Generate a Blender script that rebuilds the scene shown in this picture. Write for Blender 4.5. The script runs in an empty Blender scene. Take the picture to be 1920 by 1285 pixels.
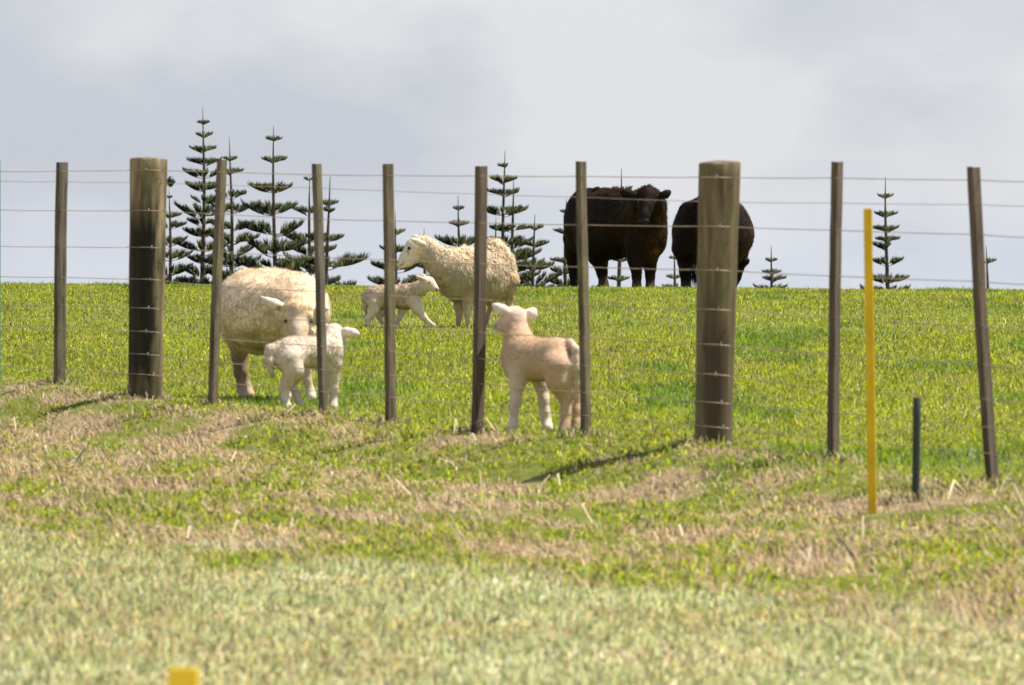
import bpy, math, random
import numpy as np
from mathutils import Vector, Matrix

# ------------------------------------------------------------------ camera, light
SC = bpy.context.scene
COL = SC.collection
R = math.radians
F = 12000.0            # focal length in photo pixels (photo is 1920 wide)
YH = 560.0             # photo row of the eye level
ZE = 1.5               # eye height in the scene's coordinates

cam = bpy.data.cameras.new('camera')
camo = bpy.data.objects.new('camera', cam)
COL.objects.link(camo)
cam.sensor_width = 36.0
cam.lens = F / 1920.0 * 36.0
cam.clip_start = 0.5
cam.clip_end = 20000
camo.location = (0, 0, ZE)
camo.rotation_euler = (R(90) - math.atan((642.5 - YH) / F), 0, 0)
cam.dof.use_dof = True
cam.dof.focus_distance = 64
cam.dof.aperture_fstop = 12.5
SC.camera = camo

SUN_AZ = 81.0          # degrees right of straight ahead
SUN_EL = 60.0
w = bpy.data.worlds.new('World')
SC.world = w
w.use_nodes = True
nt = w.node_tree
nt.nodes.clear()
N = nt.nodes.new
L = nt.links.new
out = N('ShaderNodeOutputWorld')
bg = N('ShaderNodeBackground')
sky = N('ShaderNodeTexSky')
sky.sky_type = 'NISHITA'
sky.sun_disc = False
sky.sun_elevation = R(SUN_EL)
sky.sun_rotation = R(SUN_AZ)
bg.inputs['Strength'].default_value = 0.10
tc = N('ShaderNodeTexCoord')
mp = N('ShaderNodeMapping')
mp.inputs['Scale'].default_value = (1.0, 1.0, 2.0)
mp.inputs['Location'].default_value = (3.1, 0.3, 2.2)
n1 = N('ShaderNodeTexNoise'); n1.inputs['Scale'].default_value = 15.0
n1.inputs['Detail'].default_value = 5; n1.inputs['Roughness'].default_value = 0.5
r1 = N('ShaderNodeValToRGB')
e = r1.color_ramp.elements
e[0].position = 0.40; e[0].color = (3.85, 4.05, 4.5, 1)
e[1].position = 0.60; e[1].color = (5.05, 5.12, 5.32, 1)
# brighter, bluer band close to the horizon
sx = N('ShaderNodeSeparateXYZ')
mr = N('ShaderNodeMapRange')
mr.inputs['From Min'].default_value = 0.002; mr.inputs['From Max'].default_value = 0.022
mr.inputs['To Min'].default_value = 0.5; mr.inputs['To Max'].default_value = 0.0
mxh = N('ShaderNodeMixRGB'); mxh.inputs['Color2'].default_value = (4.95, 5.35, 6.1, 1)
mx = N('ShaderNodeMixRGB'); mx.inputs['Fac'].default_value = 0.93
L(tc.outputs['Generated'], mp.inputs['Vector']); L(mp.outputs['Vector'], n1.inputs['Vector'])
L(n1.outputs['Fac'], r1.inputs['Fac'])
L(tc.outputs['Generated'], sx.inputs['Vector']); L(sx.outputs['Z'], mr.inputs['Value'])
L(mr.outputs['Result'], mxh.inputs['Fac']); L(r1.outputs['Color'], mxh.inputs['Color1'])
L(sky.outputs['Color'], mx.inputs['Color1']); L(mxh.outputs['Color'], mx.inputs['Color2'])
mr2 = N('ShaderNodeMapRange')      # the cloud is broken overhead and lets the blue through
mr2.inputs['From Min'].default_value = 0.12; mr2.inputs['From Max'].default_value = 0.45
mr2.inputs['To Min'].default_value = 0.95; mr2.inputs['To Max'].default_value = 0.35
L(sx.outputs['Z'], mr2.inputs['Value']); L(mr2.outputs['Result'], mx.inputs['Fac'])
L(mx.outputs['Color'], bg.inputs['Color']); L(bg.outputs['Background'], out.inputs['Surface'])

sl = bpy.data.lights.new('sun', 'SUN')
sl.energy = 5.0; sl.angle = R(1.2); sl.color = (1.0, 0.92, 0.80)
so = bpy.data.objects.new('sun', sl); COL.objects.link(so)
sdir = Vector((math.sin(R(SUN_AZ)) * math.cos(R(SUN_EL)), math.cos(R(SUN_AZ)) * math.cos(R(SUN_EL)), math.sin(R(SUN_EL))))
so.rotation_euler = sdir.to_track_quat('Z', 'Y').to_euler()
so.location = sdir * 40

vs = SC.view_settings
vs.view_transform = 'Standard'
vs.look = 'None'
vs.exposure = 0.58
vs.gamma = 1.0
SC.render.engine = 'CYCLES'
SC.cycles.max_bounces = 10
SC.cycles.diffuse_bounces = 7
SC.cycles.transmission_bounces = 8
SC.cycles.glossy_bounces = 2

# ------------------------------------------------------------------ helpers
rng = np.random.default_rng(7)
random.seed(7)

def at(px, py, D):
    """point of the scene at depth D that the photo shows at (px, py)"""
    return np.array([(px - 960.0) * D / F, D, ZE + (YH - py) * D / F])

def tag(o, label=None, cat=None, group=None, kind=None):
    if label: o['label'] = label
    if cat: o['category'] = cat
    if group: o['group'] = group
    if kind: o['kind'] = kind
    return o

def empty(name, loc, label, cat, group=None):
    o = bpy.data.objects.new(name, None)
    COL.objects.link(o)
    o.location = loc
    o.empty_display_size = 0.2
    return tag(o, label, cat, group)

def link(name, me, mat, parent=None, loc=None):
    o = bpy.data.objects.new(name, me)
    COL.objects.link(o)
    if mat: me.materials.append(mat)
    if parent: o.parent = parent
    if loc is not None: o.location = loc
    return o

def raw_mesh(name, V, loops, starts, colors=None, smooth=True):
    me = bpy.data.meshes.new(name)
    me.vertices.add(len(V))
    me.vertices.foreach_set('co', np.asarray(V, np.float32).ravel())
    me.loops.add(len(loops))
    me.loops.foreach_set('vertex_index', np.asarray(loops, np.int32))
    me.polygons.add(len(starts))
    me.polygons.foreach_set('loop_start', np.asarray(starts, np.int32))
    if smooth: me.polygons.foreach_set('use_smooth', np.ones(len(starts), bool))
    me.update(calc_edges=True)
    if colors is not None:
        a = me.color_attributes.new('Col', 'FLOAT_COLOR', 'POINT')
        c = np.ones((len(V), 4), np.float32); c[:, :3] = colors
        a.data.foreach_set('color', c.ravel())
    return me

def quads_mesh(name, V, Q, colors=None, smooth=True):
    Q = np.asarray(Q, np.int32)
    k = Q.shape[1]
    return raw_mesh(name, V, Q.ravel(), np.arange(len(Q)) * k, colors, smooth)

def unit(v):
    return v / np.maximum(np.linalg.norm(v, axis=-1, keepdims=True), 1e-9)

def blades_mesh(name, P, d0, d1, Ln, W, col, side=None, nrm=None):
    """tapering two-segment leaves: a quad and a tip triangle each"""
    n = len(P)
    if side is None: side = rng.normal(size=(n, 3))
    s = unit(np.cross(d0, side))
    Ln = Ln[:, None]; W = W[:, None]
    M = P + d0 * Ln * 0.5
    T = M + d1 * Ln * 0.5
    V = np.empty((n, 5, 3))
    V[:, 0] = P - s * W * 0.5; V[:, 1] = P + s * W * 0.5
    V[:, 2] = M + s * W * 0.42; V[:, 3] = M - s * W * 0.42
    V[:, 4] = T
    b = (np.arange(n) * 5)[:, None]
    lo = np.concatenate([b + 0, b + 1, b + 2, b + 3, b + 3, b + 2, b + 4], axis=1)
    st = np.stack([np.arange(n) * 7, np.arange(n) * 7 + 4], axis=1)
    C = np.repeat(col, 5, axis=0) if col is not None else None
    me = raw_mesh(name, V.reshape(-1, 3), lo.ravel(), st.ravel(), C)
    if nrm is None: nrm = np.array([0, 0, 1.0]) * 0.85 + unit(rng.normal(size=(n, 3))) * 0.5
    a = me.attributes.new('Nrm', 'FLOAT_VECTOR', 'POINT')
    a.data.foreach_set('vector', np.repeat(unit(nrm), 5, axis=0).astype(np.float32).ravel())
    return me

def vnoise(x, y, seed=0):
    xi = np.floor(x).astype(np.int64); yi = np.floor(y).astype(np.int64)
    fx = x - xi; fy = y - yi
    fx = fx * fx * (3 - 2 * fx); fy = fy * fy * (3 - 2 * fy)
    def h(a, b):
        n = (a * 374761393 + b * 668265263 + seed * 1442695041) & 0x7fffffff
        n = ((n ^ (n >> 13)) * 1274126177) & 0x7fffffff
        return ((n ^ (n >> 16)) & 0xffff) / 65535.0
    return (h(xi, yi) * (1 - fx) + h(xi + 1, yi) * fx) * (1 - fy) + (h(xi, yi + 1) * (1 - fx) + h(xi + 1, yi + 1) * fx) * fy

def fbm(x, y, seed=0, o=3):
    v = 0; a = 1; t = 0
    for i in range(o):
        v = v + a * vnoise(x * 2 ** i, y * 2 ** i, seed + i * 17); t += a; a *= 0.5
    return v / t

def sstep(a, b, x):
    t = np.clip((x - a) / (b - a), 0, 1)
    return t * t * (3 - 2 * t)

# ------------------------------------------------------------------ materials
def mat_new(name):
    m = bpy.data.materials.new(name)
    m.use_nodes = True
    return m, m.node_tree, m.node_tree.nodes['Principled BSDF']

def leaf_mat(name, rough=0.4, trans=0.35, spec=0.5, tint=(1.0, 1.0, 0.8)):
    m, t, p = mat_new(name)
    a = t.nodes.new('ShaderNodeVertexColor'); a.layer_name = 'Col'
    p.inputs['Roughness'].default_value = rough
    p.inputs['Specular IOR Level'].default_value = spec
    t.links.new(a.outputs['Color'], p.inputs['Base Color'])
    tr = t.nodes.new('ShaderNodeBsdfTranslucent')
    an = t.nodes.new('ShaderNodeAttribute'); an.attribute_name = 'Nrm'
    vm = t.nodes.new('ShaderNodeVectorMath'); vm.operation = 'SCALE'; vm.inputs['Scale'].default_value = -1
    t.links.new(an.outputs['Vector'], p.inputs['Normal']); t.links.new(an.outputs['Vector'], vm.inputs[0])
    t.links.new(vm.outputs['Vector'], tr.inputs['Normal'])
    mu = t.nodes.new('ShaderNodeMixRGB'); mu.blend_type = 'MULTIPLY'; mu.inputs['Fac'].default_value = 1
    mu.inputs['Color2'].default_value = (*tint, 1)
    t.links.new(a.outputs['Color'], mu.inputs['Color1'])
    t.links.new(mu.outputs['Color'], tr.inputs['Color'])
    ms = t.nodes.new('ShaderNodeMixShader'); ms.inputs['Fac'].default_value = trans
    o = t.nodes['Material Output']
    t.links.new(p.outputs['BSDF'], ms.inputs[1]); t.links.new(tr.outputs['BSDF'], ms.inputs[2])
    t.links.new(ms.outputs['Shader'], o.inputs['Surface'])
    return m

M_grass = leaf_mat('grass_blade', 0.42, 0.42, 0.3, (1.3, 1.15, 0.5))
M_dry = leaf_mat('dry_blade', 0.6, 0.25, 0.2)
M_pale = leaf_mat('pale_blade', 0.55, 0.3, 0.2)
M_needle = leaf_mat('needles', 0.5, 0.2, 0.4)
M_fleece = leaf_mat('fleece_fibre', 0.85, 0.32, 0.1, (1.0, 0.96, 0.85))
M_hair = leaf_mat('cattle_hair', 0.5, 0.06, 0.16, (1.6, 1.0, 0.7))

def skin_mat(name, rough=0.8, bump=0.3, scale=60, spec=0.2):
    m, t, p = mat_new(name)
    a = t.nodes.new('ShaderNodeVertexColor'); a.layer_name = 'Col'
    tcx = t.nodes.new('ShaderNodeTexCoord')
    no = t.nodes.new('ShaderNodeTexNoise'); no.inputs['Scale'].default_value = scale; no.inputs['Detail'].default_value = 4
    t.links.new(tcx.outputs['Object'], no.inputs['Vector'])
    mr = t.nodes.new('ShaderNodeMapRange'); mr.inputs['To Min'].default_value = 0.75; mr.inputs['To Max'].default_value = 1.2
    t.links.new(no.outputs['Fac'], mr.inputs['Value'])
    mu = t.nodes.new('ShaderNodeMixRGB'); mu.blend_type = 'MULTIPLY'; mu.inputs['Fac'].default_value = 1
    t.links.new(a.outputs['Color'], mu.inputs['Color1']); t.links.new(mr.outputs['Result'], mu.inputs['Color2'])
    t.links.new(mu.outputs['Color'], p.inputs['Base Color'])
    b = t.nodes.new('ShaderNodeBump'); b.inputs['Strength'].default_value = bump; b.inputs['Distance'].default_value = 0.01
    t.links.new(no.outputs['Fac'], b.inputs['Height']); t.links.new(b.outputs['Normal'], p.inputs['Normal'])
    p.inputs['Roughness'].default_value = rough
    p.inputs['Specular IOR Level'].default_value = spec
    return m

M_skin = skin_mat('sheep_skin')
M_cow = skin_mat('cattle_hide', 0.7, 0.4, 40, 0.05)

def plain(name, col, rough=0.6, metal=0.0, spec=0.5, vary=0.0, scale=8, stretch=(1, 1, 1)):
    m, t, p = mat_new(name)
    p.inputs['Roughness'].default_value = rough
    p.inputs['Metallic'].default_value = metal
    p.inputs['Specular IOR Level'].default_value = spec
    tcx = t.nodes.new('ShaderNodeTexCoord'); mpx = t.nodes.new('ShaderNodeMapping')
    mpx.inputs['Scale'].default_value = stretch
    no = t.nodes.new('ShaderNodeTexNoise'); no.inputs['Scale'].default_value = scale; no.inputs['Detail'].default_value = 5
    t.links.new(tcx.outputs['Object'], mpx.inputs['Vector']); t.links.new(mpx.outputs['Vector'], no.inputs['Vector'])
    rp = t.nodes.new('ShaderNodeValToRGB')
    c = np.array(col)
    rp.color_ramp.elements[0].position = 0.3; rp.color_ramp.elements[0].color = (*np.clip(c * (1 - vary), 0, 1), 1)
    rp.color_ramp.elements[1].position = 0.7; rp.color_ramp.elements[1].color = (*np.clip(c * (1 + vary), 0, 1), 1)
    t.links.new(no.outputs['Fac'], rp.inputs['Fac']); t.links.new(rp.outputs['Color'], p.inputs['Base Color'])
    return m

M_wire = plain('rusty_wire', (0.38, 0.28, 0.20), 0.5, 0.2, 0.5, 0.3, 3)
M_black = plain('black_plastic', (0.012, 0.012, 0.014), 0.4)
M_eye = plain('eye', (0.01, 0.008, 0.006), 0.08, 0, 0.6)
M_nose = plain('wet_nose', (0.016, 0.013, 0.014), 0.45, 0, 0.2, 0.3, 60)
M_yellow = plain('yellow_paint', (0.76, 0.47, 0.014), 0.6, 0, 0.3, 0.22, 16, (1, 1, 0.5))
M_yellow2 = plain('yellow_plastic', (0.58, 0.40, 0.012), 0.5, 0, 0.4, 0.08, 6)
M_pipe = plain('green_pipe', (0.030, 0.046, 0.034), 0.7, 0, 0.5, 0.25, 10, (1, 1, 0.2))
M_teal = plain('teal_stake', (0.02, 0.16, 0.13), 0.5, 0, 0.4, 0.1, 6)
M_bark = plain('pine_bark', (0.10, 0.075, 0.06), 0.9, 0, 0.2, 0.35, 14, (1, 1, 0.4))
M_staple = plain('staple_metal', (0.30, 0.28, 0.26), 0.5, 0.7)

def wood(name, light, dark, stain, stain_amt, green, scale=1.0, seed=0.0, blot=None):
    """weathered timber: long grain, checks, algae and dark tannin stains with shapes of their own"""
    m, t, p = mat_new(name)
    lk = t.links.new
    tcx = t.nodes.new('ShaderNodeTexCoord')
    mp1 = t.nodes.new('ShaderNodeMapping'); mp1.inputs['Scale'].default_value = (55 * scale, 55 * scale, 2.6)
    mp1.inputs['Location'].default_value = (seed, seed * 2, seed)
    lk(tcx.outputs['Object'], mp1.inputs['Vector'])
    g = t.nodes.new('ShaderNodeTexNoise'); g.inputs['Scale'].default_value = 1; g.inputs['Detail'].default_value = 6; g.inputs['Roughness'].default_value = 0.65
    lk(mp1.outputs['Vector'], g.inputs['Vector'])
    rp = t.nodes.new('ShaderNodeValToRGB')
    rp.color_ramp.elements[0].position = 0.38; rp.color_ramp.elements[0].color = (*dark, 1)
    rp.color_ramp.elements[1].position = 0.60; rp.color_ramp.elements[1].color = (*light, 1)
    lk(g.outputs['Fac'], rp.inputs['Fac'])
    # algae
    mp2 = t.nodes.new('ShaderNodeMapping'); mp2.inputs['Scale'].default_value = (7, 7, 3.5); mp2.inputs['Location'].default_value = (seed, 3, seed)
    lk(tcx.outputs['Object'], mp2.inputs['Vector'])
    g2 = t.nodes.new('ShaderNodeTexNoise'); g2.inputs['Scale'].default_value = 1.4; g2.inputs['Detail'].default_value = 5
    lk(mp2.outputs['Vector'], g2.inputs['Vector'])
    r2 = t.nodes.new('ShaderNodeValToRGB'); r2.color_ramp.elements[0].position = 0.5; r2.color_ramp.elements[1].position = 0.68
    r2.color_ramp.elements[1].color = (0.75, 0.75, 0.75, 1)
    lk(g2.outputs['Fac'], r2.inputs['Fac'])
    mxg = t.nodes.new('ShaderNodeMixRGB'); mxg.inputs['Color2'].default_value = (*green, 1)
    lk(r2.outputs['Color'], mxg.inputs['Fac']); lk(rp.outputs['Color'], mxg.inputs['Color1'])
    # stains
    mp3 = t.nodes.new('ShaderNodeMapping'); mp3.inputs['Scale'].default_value = (11, 11, 1.6); mp3.inputs['Location'].default_value = (seed + 5, 1, seed)
    lk(tcx.outputs['Object'], mp3.inputs['Vector'])
    g3 = t.nodes.new('ShaderNodeTexNoise'); g3.inputs['Scale'].default_value = 1; g3.inputs['Detail'].default_value = 4
    lk(mp3.outputs['Vector'], g3.inputs['Vector'])
    r3 = t.nodes.new('ShaderNodeValToRGB')
    r3.color_ramp.elements[0].position = 0.62 - 0.25 * stain_amt; r3.color_ramp.elements[1].position = 0.80 - 0.25 * stain_amt
    r3.color_ramp.elements[1].color = (0.9, 0.9, 0.9, 1)
    lk(g3.outputs['Fac'], r3.inputs['Fac'])
    mxs = t.nodes.new('ShaderNodeMixRGB'); mxs.inputs['Color2'].default_value = (*stain, 1)
    lk(r3.outputs['Color'], mxs.inputs['Fac']); lk(mxg.outputs['Color'], mxs.inputs['Color1'])
    lk(mxs.outputs['Color'], p.inputs['Base Color'])
    if blot:
        x0, xw, z0, z1 = blot
        sep = t.nodes.new('ShaderNodeSeparateXYZ'); lk(tcx.outputs['Object'], sep.inputs['Vector'])
        def mth(op, a, b_=None):
            n_ = t.nodes.new('ShaderNodeMath'); n_.operation = op
            for i_, v_ in enumerate((a, b_)):
                if v_ is None: continue
                if isinstance(v_, (int, float)): n_.inputs[i_].default_value = v_
                else: lk(v_, n_.inputs[i_])
            return n_.outputs[0]
        nz_ = mth('MULTIPLY', mth('SUBTRACT', g3.outputs['Fac'], 0.5), 0.22)
        dx = mth('ABSOLUTE', mth('SUBTRACT', mth('ADD', sep.outputs['X'], nz_), x0))
        m1 = t.nodes.new('ShaderNodeMapRange'); lk(dx, m1.inputs['Value'])
        m1.inputs['From Min'].default_value = xw; m1.inputs['From Max'].default_value = xw * 0.68
        zz = mth('ADD', sep.outputs['Z'], mth('MULTIPLY', nz_, 2.0))
        m2 = t.nodes.new('ShaderNodeMapRange'); lk(zz, m2.inputs['Value'])
        m2.inputs['From Min'].default_value = z1; m2.inputs['From Max'].default_value = z1 - 0.14
        m3 = t.nodes.new('ShaderNodeMapRange'); lk(zz, m3.inputs['Value'])
        m3.inputs['From Min'].default_value = z0; m3.inputs['From Max'].default_value = z0 + 0.1
        m3.inputs['To Min'].default_value = 0.55
        mm = mth('MULTIPLY', mth('MULTIPLY', m1.outputs[0], m2.outputs[0]), mth('MULTIPLY', m3.outputs[0], 0.93))
        mxb = t.nodes.new('ShaderNodeMixRGB'); mxb.inputs['Color2'].default_value = (*stain, 1)
        lk(mm, mxb.inputs['Fac']); lk(mxs.outputs['Color'], mxb.inputs['Color1']); lk(mxb.outputs['Color'], p.inputs['Base Color'])
    b = t.nodes.new('ShaderNodeBump'); b.inputs['Strength'].default_value = 0.6; b.inputs['Distance'].default_value = 0.006
    lk(g.outputs['Fac'], b.inputs['Height']); lk(b.outputs['Normal'], p.inputs['Normal'])
    p.inputs['Roughness'].default_value = 0.85
    p.inputs['Specular IOR Level'].default_value = 0.25
    return m

# ------------------------------------------------------------------ the ground
FX = [-8, -2.44, -1.89, -1.51, -0.92, -0.58, -0.16, 0.30, 0.87, 1.29, 1.79, 6]
FZ = [-0.37, -0.462, -0.527, -0.546, -0.567, -0.600, -0.614, -0.604, -0.613, -0.660, -0.722, -0.86]
def fence_D(X): return 28.76 - 2.431 * X
def pale_D(X): return 20.0 - 1.9 * X

GD = [-60, 0, 8, 12, 15, 18, 20, 23, 27, 30, 35, 50]
GF = [-1.7, -1.6, -1.22, -1.02, -0.935, -0.89, -0.87, -0.835, -0.78, -0.73, -0.66, -0.6]
BD = [20, 25, 27, 30, 32.4, 34.3, 37, 42, 50, 58, 66, 74, 80, 86, 92, 100, 115, 140, 170, 400, 6000]
BZ = [-0.84, -0.70, -0.655, -0.60, -0.565, -0.543, -0.495, -0.39, -0.225, -0.09, 0.015, 0.085, 0.115, 0.13, 0.10, -0.05, -0.8, -2.6, -3.6, -5.0, -14]
def ground_z(X, D, bumps=True):
    X = np.asarray(X, float); D = np.asarray(D, float)
    Xc = np.clip(X, -8, 6)
    t = D - fence_D(Xc)
    zf = np.interp(Xc, FX, FZ)
    zb = np.interp(D, BD, BZ) - 0.0068 * np.clip(X, -12, 12) * np.clip((D - 30) / 56, 0, 1.3)
    zfr = np.interp(D, GD, GF)
    back = zf + (zb - zf) * sstep(0, 3.0, t)
    front = zf + (zfr - zf) * sstep(0, 2.4, -t)
    z = np.where(t >= 0, back, front)
    if bumps:
        z = z + ((fbm(X * 1.6 + 9, D * 0.9, 3) - 0.5) * 0.06 + (fbm(X * 5.0 + 2, D * 2.4, 13, 2) - 0.5) * 0.05) * sstep(3.6, 1.2, np.abs(t + 2.6))
        z = z + (fbm(X * 0.5, D * 0.3, 5) - 0.5) * 0.05 * np.clip(np.abs(t) / 4, 0, 1) * np.clip(1.6 - D / 90, 0.35, 1)
        z = z + (fbm(X * 3.5, D * 1.2 + 4, 8) - 0.5) * 0.025
    return z + ZE

def dryness(X, D):
    """0 pasture, 1 dead straw, seen in patches on the bank in front of the fence"""
    t = D - fence_D(X)
    tp = D - pale_D(X)
    n = 0.38 * fbm(X * 2.2 + 3 + D * 0.5, D * 0.95 + X * 0.5, 21, 3) + 0.62 * fbm(X * 5.5 + D * 1.6, D * 2.1 + 5, 23, 2)
    band = sstep(0.5, -0.5, t + (n - 0.5) * 1.2) * sstep(-1.2, 0.6, tp)
    return band * 0.92 * sstep(0.485, 0.60, n + 0.05 * sstep(-0.5, 1.2, X) + 0.05 * sstep(0, -1, X))
def paleness(X, D):
    n = fbm(X * 2.2, D * 0.8, 31, 3)
    return sstep(1.0, -1.8, D - pale_D(X) + (n - 0.5) * 4.0)

def axis(pts):
    out = [pts[0][0]]
    for (a, b), step in pts:
        n = max(1, int(round((b - a) / step)))
        out += list(a + (b - a) * (np.arange(1, n + 1) / n))
    return np.array(out)
def build_ground():
    xs = [-4000, -1500, -600, -250, -120, -60, -35, -22, -16]
    xs = np.array(xs + list(np.arange(-12, 12.01, 0.16)) + [16, 22, 35, 60, 120, 250, 600, 1500, 4000])
    ds = [-400, -100, -30, -8, 0, 4, 8] + list(np.arange(10, 40, 0.12)) + list(np.arange(40, 104, 0.3)) + list(np.arange(104, 240, 4)) + [260, 300, 380, 500, 800, 1400, 2500, 4500, 8000]
    ds = np.array(ds, float)
    X, D = np.meshgrid(xs, ds)
    Z = ground_z(X, D)
    V = np.stack([X.ravel(), D.ravel(), Z.ravel()], 1)
    nx, nd = len(xs), len(ds)
    i = (np.arange(nd - 1)[:, None] * nx + np.arange(nx - 1)[None]).ravel()
    Q = np.stack([i, i + 1, i + 1 + nx, i + nx], 1)
    dr = dryness(V[:, 0], V[:, 1])[:, None]; pl = paleness(V[:, 0], V[:, 1])[:, None]
    g = np.array([0.13, 0.155, 0.025]); d = np.array([0.30, 0.225, 0.14]); p = np.array([0.66, 0.60, 0.40])
    C = g * (1 - dr) + d * dr
    C = C * (1 - pl) + p * pl
    me = quads_mesh('ground', V, Q, C)
    m, t, pr = mat_new('soil_and_thatch')
    a = t.nodes.new('ShaderNodeVertexColor'); a.layer_name = 'Col'
    tcx = t.nodes.new('ShaderNodeTexCoord')
    no = t.nodes.new('ShaderNodeTexNoise'); no.inputs['Scale'].default_value = 14; no.inputs['Detail'].default_value = 6
    mrr = t.nodes.new('ShaderNodeMapRange'); mrr.inputs['To Min'].default_value = 0.5; mrr.inputs['To Max'].default_value = 1.4
    mu = t.nodes.new('ShaderNodeMixRGB'); mu.blend_type = 'MULTIPLY'; mu.inputs['Fac'].default_value = 1
    t.links.new(tcx.outputs['Object'], no.inputs['Vector']); t.links.new(no.outputs['Fac'], mrr.inputs['Value'])
    t.links.new(a.outputs['Color'], mu.inputs['Color1']); t.links.new(mrr.outputs['Result'], mu.inputs['Color2'])
    t.links.new(mu.outputs['Color'], pr.inputs['Base Color']); pr.inputs['Roughness'].default_value = 0.95
    pr.inputs['Specular IOR Level'].default_value = 0.1
    tag(link('ground', me, m), 'grassy field rising to a low crest behind the fence', kind='structure')
build_ground()

# ------------------------------------------------------------------ grass
def scatter(n, D0, D1, power=0.0, margin=1.3):
    """random ground positions; density falls as D^-power; wider than the picture on both sides"""
    D = np.empty(0); X = np.empty(0)
    u = rng.random(n)
    q = 2.0 - power
    D = (D0 ** q + u * (D1 ** q - D0 ** q)) ** (1 / q)
    X = (rng.random(n) * 2 - 1) * (0.08 * D + margin)
    return X, D

def lean_dirs(n, lean, spread):
    az = rng.random(n) * 2 * np.pi
    l0 = np.abs(rng.normal(lean, spread, n)) * 0.5
    l1 = l0 + np.abs(rng.normal(lean, spread, n))
    a = np.stack([np.cos(az) * np.sin(l0), np.sin(az) * np.sin(l0), np.cos(l0)], 1)
    b = np.stack([np.cos(az) * np.sin(l1), np.sin(az) * np.sin(l1), np.cos(l1)], 1)
    return a, b

def palette(n, cols, probs, jitter=0.15):
    k = rng.choice(len(cols), n, p=np.array(probs) / np.sum(probs))
    c = np.array(cols)[k]
    return np.clip(c * (1 + rng.normal(0, jitter, (n, 1))) * (1 + rng.normal(0, 0.05, (n, 3))), 0.004, 0.95)

def pasture():
    X1, D1 = scatter(470000, 17.0, 48, 0.6)
    X2, D2 = scatter(300000, 48, 97, 0.3)
    X = np.concatenate([X1, X2]); D = np.concatenate([D1, D2])
    t = D - fence_D(X)
    dr = dryness(X, D); pl = paleness(X, D)
    keep = rng.random(len(X)) > np.clip(dr * 0.85 + pl * 0.9, 0, 1)
    X, D, t = X[keep], D[keep], t[keep]
    n = len(X)
    z = ground_z(X, D)
    tuft = fbm(X * 1.3, D * 0.55, 41, 3)
    tall = fbm(X * 2.7 + 5, D * 1.3, 47, 2)
    lush = sstep(0.66, 0.78, fbm(X * 1.1 + 20, D * 0.45, 53, 2))       # darker, taller clumps
    H = (0.017 + 0.034 * rng.random(n) ** 1.8) * (0.65 + 0.8 * tall) * (1 + 0.5 * lush) * np.where(t > 0, 0.75 + 0.3 * sstep(1, 12, t), 0.62)
    stalk = rng.random(n) < 0.004
    H = np.where(stalk & (D > 60), H * 2.2, H)
    a, b = lean_dirs(n, 0.55, 0.35)
    cols = [(0.235, 0.310, 0.014), (0.305, 0.37, 0.022), (0.15, 0.225, 0.012), (0.40, 0.41, 0.06), (0.55, 0.56, 0.30), (0.46, 0.37, 0.02)]
    c = palette(n, cols, [0.36, 0.32, 0.22, 0.06, 0.03, 0.01], 0.18)
    c *= (0.80 + 0.45 * tuft)[:, None]
    brown = sstep(0.56, 0.72, fbm(X * 3 + 31, D * 0.8 + X, 57, 3)) * (rng.random(n) < 0.5)
    c = c * (1 - 0.6 * brown[:, None]) + np.array([0.40, 0.36, 0.10]) * 0.6 * brown[:, None]
    c *= (1 - lush * 0.28)[:, None] * np.array([1, 1, 1]) 
    c[:, 0] *= (1 - 0.25 * lush)
    W = (0.0030 + 0.0022 * rng.random(n)) * (0.9 + D / 90)
    P = np.stack([X, D, z - 0.004], 1)
    me = blades_mesh('pasture_grass', P, a, b, H, W, c)
    tag(link('pasture_grass', me, M_grass), 'short bright green pasture grass covering the field behind the fence', 'grass', kind='stuff')
pasture()

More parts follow.
